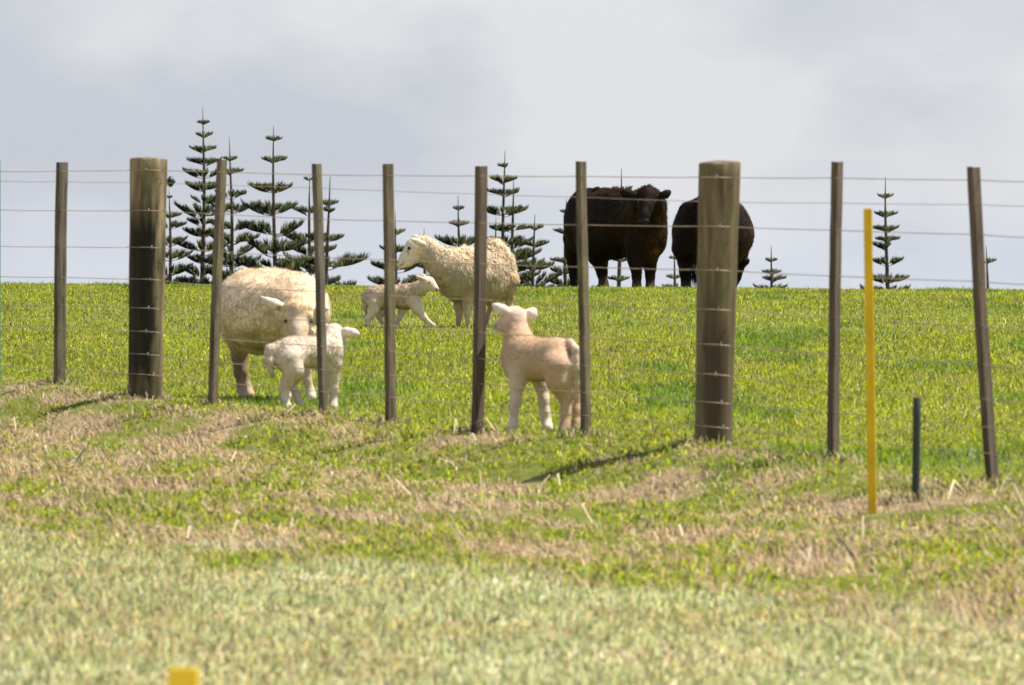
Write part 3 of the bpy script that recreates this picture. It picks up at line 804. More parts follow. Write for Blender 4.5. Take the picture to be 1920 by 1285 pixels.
def lamb_running():
    B = Body(745, 614, 49.5, 240.0)
    h = (0.98, -0.17, 0.0)
    B.ell((735, 557, 0.0), (0.195, 0.088, 0.088), h, LAMB, 0.014, 0.04)
    B.ell((705, 559, 0.02), (0.10, 0.085, 0.090), h, LAMB, 0.014, 0.04)
    B.ell((764, 557, -0.03), (0.095, 0.080, 0.092), h, LAMB, 0.014, 0.04)
    B.limb([(772, 552, -0.05, 17), (785, 543, -0.07, 12.5), (794, 536, -0.08, 11.5)], LAMB, 0.014, 0.04)
    B.limb([(798, 532, -0.09, 12.5), (803, 533, -0.09, 12), (812, 540, -0.10, 7.5), (818, 544, -0.11, 5)], LAMBL, 0.004, 0.03)
    B.limb([(797, 525, -0.13, 3), (789, 523, -0.16, 4.5), (782, 520, -0.17, 2.5)], PINK, 0.0, 0.008)
    B.limb([(799, 524, -0.03, 3), (794, 519, 0.0, 4), (788, 517, 0.02, 2.5)], LAMBL, 0.0, 0.008)
    B.limb([(684, 553, 0.03, 5), (682, 563, 0.03, 4), (685, 578, 0.03, 3.5), (687, 588, 0.03, 2.5)], LAMB, 0.012, 0.01)
    # reaching front leg
    B.limb([(776, 568, -0.08, 14), (783, 580, -0.09, 9.5), (793, 594, -0.09, 6.5), (804, 605, -0.09, 4.5), (811, 610, -0.09, 4)], LAMBL, 0.005, 0.02)
    B.limb([(811, 610, -0.09, 4.5), (816, 613, -0.09, 4.5)], LEGC, 0, 0.01)
    B.limb([(762, 570, 0.03, 12), (754, 584, 0.03, 7), (749, 597, 0.03, 4.5), (744, 607, 0.03, 4)], LAMBL, 0.005, 0.02)
    B.limb([(744, 607, 0.03, 4.5), (744, 612, 0.02, 4.5)], LEGC, 0, 0.01)
    # hind legs pushing off
    B.limb([(703, 569, -0.03, 13.5), (703, 582, -0.04, 8.5), (694, 594, -0.05, 6), (690, 600, -0.05, 5), (691, 607, -0.05, 4.2)], LAMBL, 0.006, 0.02)
    B.limb([(691, 607, -0.05, 4.5), (694, 611, -0.05, 4.5)], LEGC, 0, 0.01)
    B.limb([(710, 570, 0.06, 14), (716, 584, 0.06, 8), (710, 594, 0.06, 5), (716, 605, 0.06, 4)], LAMBL, 0.006, 0.02)
    r = creature('lamb', 'lamb trotting right in front of the far ewe, one foreleg stretched out', 'lamb', 'lambs in the field', B, 0.0055, M_skin, M_fleece, 'fleece', 24000, 0.0035, 0.5, 0.10,
             marks=(((819, 544, -0.12), 4.0, (0.30, 0.14, 0.12)), ((789, 523, -0.19), 3, (0.72, 0.34, 0.24))), lump=0.010, lumpscale=50, lock=0.6, fuzz=0.2)
    ball('eye', M_eye, r, B.p(804, 531, -0.138), 0.010, (1.2, 0.8, 0.9)); ball('eye', M_eye, r, B.p(807, 530, -0.05), 0.010)
lamb_running()

def cow_hair(P, nn, cc):
    """black coat with rust hair; light on the back and the brisket is painted in as more rust"""
    n = len(P)
    f = fbm(P[:, 0] * 3 + 7, P[:, 2] * 2.2 + P[:, 1] * 2 + 5, 15, 3)
    k = np.clip(0.04 + 0.40 * sstep(0.45, 0.7, f) + 0.30 * sstep(0.5, 0.95, nn[:, 2]), 0, 1) * (0.4 + 0.8 * rng.random(n))  # upward hair is rustier: rim light along the back put into the colour
    cc = cc * (1 - k[:, None]) + np.array([0.075, 0.027, 0.013]) * k[:, None]
    # rust patches on shoulder and chest; the brisket one is a painted sunlit spot
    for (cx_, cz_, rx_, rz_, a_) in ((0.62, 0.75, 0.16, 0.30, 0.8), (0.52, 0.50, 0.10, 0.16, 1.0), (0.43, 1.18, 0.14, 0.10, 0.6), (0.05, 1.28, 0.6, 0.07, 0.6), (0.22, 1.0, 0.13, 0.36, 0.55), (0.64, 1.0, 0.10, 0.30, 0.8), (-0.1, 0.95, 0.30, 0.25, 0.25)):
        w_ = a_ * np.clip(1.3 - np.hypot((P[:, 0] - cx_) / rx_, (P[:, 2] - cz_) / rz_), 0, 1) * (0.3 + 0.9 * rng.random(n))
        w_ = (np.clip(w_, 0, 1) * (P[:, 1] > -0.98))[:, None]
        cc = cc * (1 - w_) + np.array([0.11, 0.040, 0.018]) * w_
    return cc

def cow_front():
    B = Body(1150, 540, 86.0, 140.0)
    h = (0.64, -0.77, 0.0)
    K = COW
    B.ell((1148, 420, 0.0), (0.74, 0.37, 0.475), h, K, 0.032, 0.15)
    B.ell((1100, 402, 0.50), (0.32, 0.27, 0.36), h, K, 0.032, 0.12)
    B.ell((1094, 425, 0.48), (0.26, 0.24, 0.40), h, K, 0.032, 0.12)
    B.ell((1200, 425, -0.45), (0.34, 0.30, 0.43), h, K, 0.032, 0.12)
    B.ell((1216, 445, -0.55), (0.24, 0.25, 0.32), h, K, 0.032, 0.12)
    B.ell((1208, 470, -0.50), (0.16, 0.13, 0.20), h, K, 0.05, 0.1)
    B.ell((1188, 408, -0.52), (0.15, 0.10, 0.30), h, K, 0.02, 0.05)       # point of the shoulder
    B.ell((1107, 372, 0.30), (0.09, 0.12, 0.10), h, K, 0.02, 0.06)        # hook bone
    B.limb([(1085, 365, 0.62, 7), (1120, 357, 0.30, 7), (1165, 362, -0.15, 7)], K, 0.03, 0.06)
    B.limb([(1205, 400, -0.55, 44), (1211, 388, -0.80, 35), (1212, 378, -0.98, 26)], K, 0.045, 0.12)
    # head facing us
    B.ell((1211, 368, -1.10), (0.122, 0.15, 0.13), (1, 0, 0), K, 0.03, 0.06)
    B.limb([(1211, 373, -1.14, 17), (1208, 391, -1.24, 12.8), (1204, 407, -1.31, 10), (1203, 414, -1.32, 10)], K, 0.012, 0.05)
    B.limb([(1193, 370, -1.06, 6), (1182, 368, -1.06, 9.5), (1171, 365, -1.05, 9), (1164, 364, -1.05, 6)], K, 0.03, 0.03)
    B.limb([(1229, 371, -1.06, 6), (1239, 369, -1.06, 9), (1247, 365, -1.05, 9), (1252, 362, -1.05, 6)], K, 0.03, 0.03)
    B.ell((1211, 356, -1.08), (0.10, 0.10, 0.055), (1, 0, 0), K, 0.07, 0.05, comb=(0, -0.3, 0.6))
    for (x0, x1, d) in ((1190, 1192, -0.62), (1217, 1218, -0.44)):
        B.limb([(x0, 460, d, 22), (x0, 485, d, 15), (x0 + 1, 502, d, 11), (x1, 520, d, 8.5), (x1, 534, d, 8.5)], K, 0.02, 0.06)
        B.limb([(x1, 534, d, 9), (x1, 541, d - 0.02, 10)], HOOF, 0, 0.02)
    B.limb([(1114, 455, 0.20, 31), (1120, 475, 0.20, 21), (1125, 492, 0.28, 13.5), (1129, 510, 0.30, 10.5), (1132, 530, 0.26, 9.5)], K, 0.025, 0.08)
    B.limb([(1132, 531, 0.26, 10), (1133, 541, 0.24, 11)], HOOF, 0, 0.02)
    B.limb([(1082, 450, 0.66, 28), (1077, 475, 0.68, 17), (1076, 495, 0.76, 12), (1077, 515, 0.76, 9.5), (1077, 534, 0.74, 9)], K, 0.025, 0.08)
    B.limb([(1066, 385, 0.80, 4), (1062, 410, 0.84, 4), (1063, 450, 0.84, 3.5), (1065, 480, 0.84, 6), (1067, 500, 0.84, 3)], K, 0.05, 0.02)
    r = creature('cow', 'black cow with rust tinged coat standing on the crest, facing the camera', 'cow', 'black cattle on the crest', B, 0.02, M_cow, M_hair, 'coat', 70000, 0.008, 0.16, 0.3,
             marks=(((1203, 414, -1.39), 8, (0.03, 0.028, 0.032)), ((1207, 392, -1.3), 6, (0.035, 0.027, 0.025)), ((1211, 366, -1.2), 13, (0.020, 0.010, 0.008)), ((1229, 472, -0.6), 8, (0.12, 0.045, 0.02))), lump=0.035, lumpscale=3.5, fcol=cow_hair, fuzz=0.15)  # the rust mark on the brisket is a sunlit spot painted on
    ball('eye', M_eye, r, B.p(1195, 381, -1.19), 0.024); ball('eye', M_eye, r, B.p(1224, 381, -1.19), 0.024)
    ball('nose', M_nose, r, B.p(1203.5, 416, -1.355), 0.060, (1.15, 0.75, 0.72))
    ball('nostril', M_eye, r, B.p(1198.5, 412.5, -1.375), 0.014); ball('nostril', M_eye, r, B.p(1208.5, 412.5, -1.375), 0.014)
cow_front()

def cow_rear():
    B = Body(1330, 540, 88.0, 137.0)
    h = (0.45, 0.89, 0.0)
    K = COW
    B.ell((1339, 436, 0.1), (0.77, 0.50, 0.51), h, K, 0.032, 0.15)
    B.ell((1316, 432, -0.45), (0.38, 0.43, 0.45), h, K, 0.032, 0.12)
    B.ell((1358, 432, 0.5), (0.36, 0.39, 0.45), h, K, 0.032, 0.12)
    B.ell((1300, 450, -0.5), (0.26, 0.28, 0.38), h, K, 0.032, 0.12)
    B.limb([(1300, 382, -0.80, 8), (1325, 369, -0.30, 8), (1360, 372, 0.4, 8)], K, 0.03, 0.06)
    B.ell((1284, 398, -0.42), (0.10, 0.10, 0.12), h, K, 0.02, 0.06)
    B.ell((1348, 396, -0.52), (0.10, 0.10, 0.12), h, K, 0.02, 0.06)
    B.limb([(1365, 440, 0.7, 38), (1382, 470, 0.85, 25), (1384, 498, 0.95, 17)], K, 0.04, 0.1)
    B.limb([(1384, 500, 0.98, 16), (1382, 518, 1.0, 12), (1380, 532, 1.02, 9)], K, 0.012, 0.05)
    B.limb([(1384, 500, 0.86, 5), (1396, 495, 0.78, 8), (1405, 489, 0.76, 5.5), (1410, 486, 0.76, 3)], K, 0.02, 0.02)
    B.limb([(1372, 498, 1.12, 5), (1362, 490, 1.2, 6), (1356, 486, 1.22, 3)], K, 0.02, 0.02)
    B.limb([(1286, 470, -0.55, 30), (1286, 490, -0.52, 17), (1283, 508, -0.62, 12), (1283, 525, -0.60, 9.5), (1283, 536, -0.60, 9)], K, 0.025, 0.08)
    B.limb([(1283, 536, -0.6, 10), (1284, 542, -0.6, 11)], HOOF, 0, 0.02)
    B.limb([(1334, 470, -0.62, 30), (1336, 490, -0.60, 17), (1336, 508, -0.68, 12), (1336, 536, -0.66, 9.5)], K, 0.025, 0.08)
    for (x0, d) in ((1346, 0.60), (1374, 0.48)):
        B.limb([(x0, 480, d, 20), (x0, 502, d, 12), (x0, 535, d, 9)], K, 0.02, 0.06)
    B.limb([(1304, 392, -0.86, 5), (1302, 430, -0.94, 4), (1301, 480, -0.96, 3.5), (1300, 500, -0.96, 5)], K, 0.03, 0.02)
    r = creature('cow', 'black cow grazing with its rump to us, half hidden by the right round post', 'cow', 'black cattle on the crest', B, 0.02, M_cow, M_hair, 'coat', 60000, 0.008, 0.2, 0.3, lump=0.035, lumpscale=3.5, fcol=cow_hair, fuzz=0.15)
    ball('eye', M_eye, r, B.p(1390, 512, 0.93), 0.02)
    n = 260
    P = B.p(1300, 502, -0.96) + rng.normal(0, 1, (n, 3)) * np.array([0.03, 0.03, 0.03])
    d0 = unit(np.array([0, 0, -1.0]) + rng.normal(0, 0.14, (n, 3))); d1 = unit(np.array([0.02, 0, -1.0]) + rng.normal(0, 0.12, (n, 3)))
    me = blades_mesh('tail_switch', P, d0, d1, 0.16 + 0.14 * rng.random(n), np.full(n, 0.007), palette(n, [(0.02, 0.014, 0.012)], [1], 0.3))
    link('tail_switch', me, M_hair, r)
cow_rear()

# ------------------------------------------------------------------ Norfolk pines beyond the crest
def tube_mesh(name, polys, sides=6):
    V = []; Q = []
    for pts, rad in polys:
        pts = np.asarray(pts, float); b0 = len(V)
        for i in range(len(pts)):
            d = pts[min(i + 1, len(pts) - 1)] - pts[max(i - 1, 0)]
            d = d / max(np.linalg.norm(d), 1e-9)
            u = np.cross(d, (0.31, 0.9, 0.2) if abs(d[1]) < 0.9 else (1, 0, 0)); u /= np.linalg.norm(u)
            v = np.cross(d, u)
            for k in range(sides):
                a = 2 * math.pi * k / sides
                V.append(pts[i] + (u * math.cos(a) + v * math.sin(a)) * rad[i])
        for i in range(len(pts) - 1):
            for k in range(sides):
                a = b0 + i * sides + k; b = b0 + i * sides + (k + 1) % sides
                Q.append((a, b, b + sides, a + sides))
    return V, Q

def pine(px, topy, D, whorls, label, step=27.0, grow=9.0, maxw=64.0, trunk_px=3.9):
    s = F / D
    gz = float(ground_z((px - 960) * D / F, D, False))
    top = at(px, topy, D)
    base = np.array([top[0], D, gz])
    root = empty('norfolk_pine', base, label, 'tree', 'young pines beyond the crest')
    H = top[2] - gz
    ws = [((topy - 0 - y) / s, hw / s) for (y, hw) in whorls]      # (below top: negative), half width
    y, hw = whorls[-1]
    ybase = YH - (gz - ZE) * s
    while True:
        y += step * random.uniform(0.85, 1.15); hw = min(maxw, hw + grow * random.uniform(0.5, 1.3))
        if y > ybase - 12: break
        ws.append(((topy - y) / s, hw / s))
    wig = [random.uniform(-1, 1) * 0.015 for _ in range(9)]
    lean = random.uniform(-0.012, 0.012); bow = random.uniform(0.015, 0.04)
    tz = np.linspace(0, H, 12)
    rt = np.interp(tz, [0, H * 0.5, H * 0.85, H], [trunk_px / s * 2.1 + 0.02, trunk_px / s * 1.15, 0.8 * trunk_px / s * 0.75, 0.006])
    def trunk_x(z): return lean * (z - H) + math.sin(z * 1.1 + wig[0] * 200) * bow - math.sin(H * 1.1 + wig[0] * 200) * bow
    pts = [np.array([trunk_x(z), 0, z]) for z in tz]
    polys = [(pts, rt)]
    P = []; d0s = []; d1s = []; Ls = []; Ws = []; Cs = []
    for wi, (dz, hw) in enumerate(ws):
        z0 = H + dz
        nb = 6 if hw * s < 22 else 7
        if hw * s > 36: nb = 9
        az0 = random.random() * 6.28
        for b in range(nb):
            az = az0 + b * 6.283 / nb + random.uniform(-0.22, 0.22)
            Lb = hw * random.uniform(0.66, 1.08)
            if random.random() < 0.08: continue
            el = R(random.uniform(6, 24))
            zs = z0 - Lb * math.tan(el) * 0.75
            o = np.array([trunk_x(zs), 0, zs])
            rad = np.array([math.cos(az), math.sin(az), 0])
            droop = -0.10 if hw * s > 34 else 0.0
            n = 7
            bp = []
            for i in range(n):
                u = i / (n - 1)
                bp.append(o + rad * Lb * u + np.array([0, 0, 1]) * (Lb * (math.tan(el) * u + droop * math.sin(u * math.pi) * 0.8 + 0.03 * u ** 3)))
            r0 = max(0.007, Lb * 0.016)
            polys.append((bp, np.linspace(r0, 0.004, n)))
            bp = np.array(bp)
            m = int(np.clip(Lb * 95, 18, 95))
            bare = 0.12 if hw * s < 34 else 0.30
            for j in range(m):
                u = bare + (1 - bare) * (j + random.random()) / m
                q = np.array([np.interp(u * (n - 1), range(n), bp[:, c]) for c in range(3)])
                side = 1 if j % 2 else -1
                tg = np.array([-rad[1], rad[0], 0]) * side
                fwd = rad
                spread = random.uniform(0.35, 0.95)
                d = unit(fwd * 0.55 + tg * spread * 0.7 + np.array([0, 0, random.uniform(0.5, 1.3)]))
                e_ = unit(fwd * 0.4 + tg * spread * 0.25 + np.array([0, 0, random.uniform(1.2, 1.9)]))
                prof = (math.sin(min(1.0, (u - bare) / (1 - bare) * 1.25 + 0.22) * math.pi * 0.80) + 0.12)
                ll = (0.07 + Lb * 0.25) * prof * random.uniform(0.8, 1.15)
                P.append(q); d0s.append(d); d1s.append(e_); Ls.append(ll); Ws.append(random.uniform(0.016, 0.026))
                g = random.random()
                c = np.array([0.060, 0.082, 0.038]) if g < 0.45 else (np.array([0.11, 0.13, 0.055]) if g < 0.8 else np.array([0.20, 0.205, 0.09]))
                Cs.append(c * random.uniform(0.8, 1.25))
    P = np.array(P); d0 = np.array(d0s); d1 = np.array(d1s); Ls = np.array(Ls); Ws = np.array(Ws); Cs = np.array(Cs)
    P2 = np.concatenate([P, P]); a = np.concatenate([d0, d0]); b = np.concatenate([d1, d1])
    side = np.concatenate([np.cross(d0, [0.3, 0.5, 0.2]), np.cross(d0, [0.9, -0.2, 0.1])])
    me = blades_mesh('crown', P2, a, b, np.concatenate([Ls, Ls]), np.concatenate([Ws, Ws]), np.concatenate([Cs, Cs]), side)
    V, Q = tube_mesh('trunk', polys, 6)
    link('trunk', quads_mesh('trunk', V, Q), M_bark, root)
    link('crown', me, M_needle, root)

pine(380, 203, 172, [(231, 14), (254, 20), (281, 27), (304, 32), (325, 38), (350, 46), (374, 38), (394, 58), (418, 34), (436, 44), (462, 56), (486, 40)], 'tallest of the pines, just right of the left round post', 22, 6, 60)
pine(430, 258, 166, [(299, 17), (323, 27), (366, 34), (390, 40), (424, 46), (448, 50), (470, 54)], 'tall pine with a bare leader tip rising beside the batten right of the tallest pine', 24, 6, 62)
pine(513, 236, 150, [(262, 15), (301, 30), (353, 46), (390, 58), (428, 66), (462, 72)], 'wide open pine standing above the back of the near ewe', 32, 4, 76)
pine(317, 355, 176, [(371, 6), (405, 22), (424, 34), (452, 40), (478, 44)], 'pine half hidden by the left round post, at its right edge', 24, 5, 50)
pine(581, 327, 168, [(337, 11), (395, 32), (446, 52), (470, 52)], 'bare topped pine directly left of the batten above the near ewe', 28, 6, 60)
pine(619, 327, 158, [(382, 24), (396, 14), (447, 37)], 'long leadered thin pine right of the batten above the near ewe', 50, 34, 76)
pine(741, 395, 176, [(436, 20), (468, 40), (500, 50)], 'pine mostly hidden by the batten left of the far ewe', 26, 6, 56)
pine(795, 428, 190, [(470, 16), (500, 28)], 'small thin pine whose tip shows above the head of the far ewe', 26, 7, 44)
pine(859, 367, 160, [(392, 13), (421, 24), (452, 42)], 'small neat pine rising behind the back of the far ewe', 26, 7, 60)
pine(947, 282, 156, [(312, 15), (338, 29), (362, 32), (396, 44), (430, 30), (452, 40), (478, 50)], 'tall pine with stacked tiers behind the rump of the far ewe', 25, 7, 64)
pine(963, 330, 176, [(362, 12), (394, 26), (430, 34), (455, 46), (478, 52)], 'slim pine close against the right side of the tall one behind the far ewe', 22, 6, 58)
pine(930, 407, 186, [(430, 10), (452, 20), (480, 32)], 'short pine peeping between the batten and the tall pine by the far ewe', 24, 6, 50)
pine(1003, 402, 150, [(428, 19), (459, 27), (500, 44)], 'small pine in the gap between the far ewe and the batten', 20, 8, 64)
pine(1062, 373, 170, [(398, 12), (435, 26), (490, 28)], 'pine showing along the left flank of the front facing cow', 22, 14, 58)
pine(1165, 315, 156, [(356, 20), (430, 30), (489, 18)], 'pine with a tall bare leader rising behind the back of the front facing cow', 32, 6, 34)
pine(1264, 465, 178, [(485, 10), (521, 20)], 'small pine between the two cows', 20, 8, 44)
pine(1446, 461, 168, [(489, 12), (512, 23), (524, 27)], 'smallest lone pine right of the grazing cow', 18, 6, 50)
pine(1660, 332, 160, [(369, 15), (403, 24), (430, 25), (450, 24), (462, 31), (492, 34), (524, 46)], 'dense lone pine beside the yellow stake', 22, 7, 62)
pine(1849, 461, 166, [(491, 19)], 'little pine showing one tier at the right hand leaning batten', 56, 14, 50)
pine(524, 478, 196, [(489, 9), (505, 16)], 'tiny distant pine low behind the wide open pine', 22, 7, 40, 2.4)

# ------------------------------------------------------------------ the fence
fence = empty('wire_fence', (0, 28.76, float(ground_z(0, 28.76, False))), 'wire fence of round posts and thin wooden battens crossing the whole picture', 'fence')
FO = np.array(fence.location)

def Dpx(px): return 14400.0 / (403.3 + 0.10145 * px)

def post_round(px_t, yt, px_b, yb, wt, wb, mat, label, seed):
    D = Dpx((px_t + px_b) / 2) 
    s = F / D
    a = at(px_b, yb, D); b = at(px_t, yt, D)
    a = a + (a - b) / np.linalg.norm(a - b) * 0.25
    rnd = random.Random(seed)
    n = 40; m = 30
    V = []; Q = []
    ph = [rnd.uniform(0, 6.28) for _ in range(6)]
    hz = list(np.linspace(0, 1, m - 3)) 
    rows = [(h_, 1.0) for h_ in hz[:-1]] + [(1 - 0.004, 1.0), (1.0, 0.955)]
    for (h_, f) in rows:
        c = a + (b - a) * h_
        rr = (wb + (wt - wb) * h_) / 2 / s * f
        for k in range(n):
            t = 2 * math.pi * k / n
            q = 1 + 0.018 * math.sin(2 * t + ph[0]) + 0.012 * math.sin(3 * t + ph[1] + h_ * 2) + 0.008 * math.sin(7 * t + ph[2] + h_ * 6) + 0.010 * math.sin(h_ * 17 + ph[3])
            V.append(c + np.array([math.cos(t), math.sin(t), 0]) * rr * q + (np.array([0, 0, 0.004 * math.sin(t + ph[4]) + 0.002 * math.sin(5 * t)]) if h_ > 0.99 else 0))
    for i in range(len(rows) - 1):
        for k in range(n):
            u = i * n + k; v = i * n + (k + 1) % n
            Q.append((u, v, v + n, u + n))
    V.append(b + np.array([0, 0, 0.010])); top = len(V) - 1; o = (len(rows) - 1) * n
    Fc = [list(q) for q in Q] + [[o + k, o + (k + 1) % n, top] for k in range(n)]
    me = bpy.data.meshes.new('post')
    org = np.array([a[0], a[1], a[2]])
    me.from_pydata([tuple(v - org) for v in V], [], Fc)
    for p_ in me.polygons: p_.use_smooth = p_.index < len(Q) - n
    o_ = link('post', me, mat, fence, tuple(org - FO))
    o_['label'] = label
    return D

W_post1 = wood('post_timber_stained', (0.33, 0.265, 0.16), (0.12, 0.09, 0.05), (0.013, 0.012, 0.008), 0.5, (0.11, 0.105, 0.04), 0.6, 1.7, (-0.022, 0.092, 0.3, 1.30))
W_post2 = wood('post_timber', (0.22, 0.17, 0.10), (0.10, 0.075, 0.042), (0.075, 0.058, 0.035), 0.45, (0.12, 0.115, 0.05), 0.6, 6.3, (0.015, 0.07, 0.0, 0.8))
W_bat = [wood('batten_timber_a', (0.18, 0.155, 0.118), (0.058, 0.046, 0.032), (0.045, 0.035, 0.026), 0.35, (0.17, 0.15, 0.09), 1.6, 2.0),
         wood('batten_timber_b', (0.17, 0.14, 0.095), (0.06, 0.047, 0.03), (0.06, 0.045, 0.03), 0.25, (0.18, 0.16, 0.08), 1.6, 9.0),
         wood('batten_timber_c', (0.145, 0.11, 0.08), (0.046, 0.035, 0.026), (0.05, 0.035, 0.028), 0.35, (0.13, 0.11, 0.07), 1.6, 14.0)]

post_round(279, 298, 273, 747, 69, 62, W_post1, 'thick round timber post with a black stain down its face', 3)
post_round(1349, 305, 1337, 832, 77, 67, W_post2, 'thick round timber post, plain olive brown', 8)

def fence_dir(): 
    v = np.array([1.0, -2.431, 0]); return v / np.linalg.norm(v)

def batten(px_t, yt, px_b, yb, wpx, mat, seed, warp=0.0, label=None):
    D = Dpx((px_t + px_b) / 2)
    s = F / D
    a = at(px_b, yb, D); b = at(px_t, yt, D)
    ax = b - a
    a = a - ax * 0.06; ax = b - a
    rnd = random.Random(seed)
    rot = rnd.uniform(-0.25, 0.25)
    fd = np.array([math.sin(R(35) + rot), math.cos(R(35) + rot), 0])       # the broad face looks right, into the sun
    nd = np.array([fd[1], -fd[0], 0])
    wd = wpx / s
    A = wd * 1.02; Bq = wd * 0.50       # section sides, seen cornerwise
    m = 14; V = []; Fc = []
    ch = 0.10
    sec = [(-1 + ch, -1), (1 - ch, -1), (1, -1 + ch), (1, 1 - ch), (1 - ch, 1), (-1 + ch, 1), (-1, 1 - ch), (-1, -1 + ch)]
    for i in range(m):
        u = i / (m - 1)
        c = a + ax * u + fd * (warp * math.sin(u * math.pi * 1.3 + seed)) + np.array([1, 0, 0]) * rnd.uniform(-0.0008, 0.0008)
        k1 = 1 + rnd.uniform(-0.02, 0.02)
        for (p_, q_) in sec:
            tz = rnd.uniform(-0.002, 0.002) if i == m - 1 else 0
            V.append(c + fd * p_ * A / 2 * k1 + nd * q_ * Bq / 2 * k1 + np.array([0, 0, tz]))
    k = len(sec)
    for i in range(m - 1):
        for j in range(k):
            Fc.append([i * k + j, i * k + (j + 1) % k, (i + 1) * k + (j + 1) % k, (i + 1) * k + j])
    Fc.append([(m - 1) * k + j for j in range(k)])
    me = bpy.data.meshes.new('batten')
    me.from_pydata([tuple(v - a) for v in V], [], Fc)
    import bmesh
    bm = bmesh.new(); bm.from_mesh(me); bmesh.ops.recalc_face_normals(bm, faces=bm.faces); bm.to_mesh(me); bm.free()
    o = link('batten', me, mat, fence, tuple(a - FO))
    if label: o['label'] = label
    return o

BAT = [(117, 305, 111, 716, 21, 0), (416, 300, 399, 758, 21, 1), (593, 308, 608, 776, 21, 0), (727, 308, 733, 798, 21, 1),
       (903, 312, 895, 810, 23, 2), (1090, 303, 1098, 814, 23, 1), (1570, 304, 1561, 864, 27, 2), (1824, 314, 1861, 907, 28, 2)]
for i, (xt, yt, xb, yb, wpx, k) in enumerate(BAT):
    batten(xt, yt, xb, yb, wpx, W_bat[k], i + 2, 0.004 if i != 7 else 0.008, 'leaning wooden batten' if i in (1, 7) else None)
# green plastic stake at the very left edge of the picture
def stake(name, px_t, yt, px_b, yb, D, wpx, mat, parent, label=None, cat=None, section='round', deep=0.15, group=None):
    s = F / D
    a = at(px_b, yb, D); b = at(px_t, yt, D)
    a = a - (b - a) / np.linalg.norm(b - a) * deep
    r = wpx / s / 2
    m = 8
    if section == 'round':
        sec = [(math.cos(2 * math.pi * k / 20), math.sin(2 * math.pi * k / 20)) for k in range(20)]
    elif section == 'tube':
        sec = [(math.cos(2 * math.pi * k / 20), math.sin(2 * math.pi * k / 20)) for k in range(20)]
    else:
        c_ = 0.14; t_ = 0.5
        sec = [(-1 + c_, -t_), (1 - c_, -t_), (1, -t_ + c_), (1, t_ - c_), (1 - c_, t_), (-1 + c_, t_), (-1, t_ - c_), (-1, -t_ + c_)]
    V = []; Fc = []; k = len(sec)
    rows = [i / (m - 1) for i in range(m)]
    for u in rows:
        c = a + (b - a) * u
        for (p_, q_) in sec: V.append(c + np.array([p_ * r, q_ * r, 0]))
    for i in range(m - 1):
        for j in range(k):
            Fc.append([i * k + j, i * k + (j + 1) % k, (i + 1) * k + (j + 1) % k, (i + 1) * k + j])
    e0 = (m - 1) * k
    if section == 'tube':        # open top with a wall thickness
        for (p_, q_) in sec: V.append(b + np.array([p_ * r * 0.82, q_ * r * 0.82, 0]))
        for (p_, q_) in sec: V.append(b + np.array([p_ * r * 0.82, q_ * r * 0.82, -0.12]))
        for j in range(k):
            j2 = (j + 1) % k
            Fc.append([e0 + j, e0 + j2, e0 + k + j2, e0 + k + j]); Fc.append([e0 + k + j, e0 + k + j2, e0 + 2 * k + j2, e0 + 2 * k + j])
        Fc.append([e0 + 2 * k + j for j in range(k)])
    else:
        for (p_, q_) in sec: V.append(b + np.array([p_ * r * 0.86, q_ * r * 0.86, 0.0035]))
        for j in range(k):
            j2 = (j + 1) % k
            Fc.append([e0 + j, e0 + j2, e0 + k + j2, e0 + k + j])
        Fc.append([e0 + k + j for j in range(k)])
    me = bpy.data.meshes.new(name)
    me.from_pydata([tuple(v - a) for v in V], [], Fc)
    import bmesh
    bm = bmesh.new(); bm.from_mesh(me); bmesh.ops.recalc_face_normals(bm, faces=bm.faces); bm.to_mesh(me); bm.free()
    if section in ('round', 'tube'):
        for p_ in me.polygons: p_.use_smooth = len(p_.vertices) == 4 and p_.index < (m - 1) * k
    loc = a - FO if parent else a
    o = link(name, me, mat, parent, tuple(loc))
    if label: tag(o, label, cat, group)
    return o

g = stake('stake', -4, 302, -4, 712, Dpx(-4), 10, M_teal, fence, section='round')
g['label'] = 'thin teal green stake at the left edge'

# the nine wires: photo rows where each crosses the posts and battens
XS = [-160, 0, 115, 280, 400, 600, 727, 899, 1092, 1350, 1566, 1836, 1930, 2090]
WY = [[325, 322, 321, 319, 322, 328, 329, 330, 331, 333, 334, 338, 341, 344],
      [338, 340, 341, 342, 346, 353, 358, 364, 370, 379, 381, 384, 387, 391],
      [392, 394, 395, 395, 401, 411, 414, 418, 422, 425, 432, 440, 446, 452],
      [460, 462, 463, 464, 471, 483, 487, 495, 501, 507, 518, 528, 534, 542],
      [514, 519, 520, 524, 536, 547, 555, 562, 573, 581, 597, 612, 620, 632],
      [564, 570, 573, 578, 589, 602, 610, 624, 633, 647, 664, 683, 692, 706],
      [606, 612, 616, 622, 635, 649, 658, 673, 686, 703, 731, 747, 757, 772],
      [645, 651, 656, 665, 679, 693, 703, 720, 736, 756, 774, 799, 810, 828],
      [678, 686, 693, 703, 716, 734, 744, 762, 779, 802, 822, 848, 860, 880]]
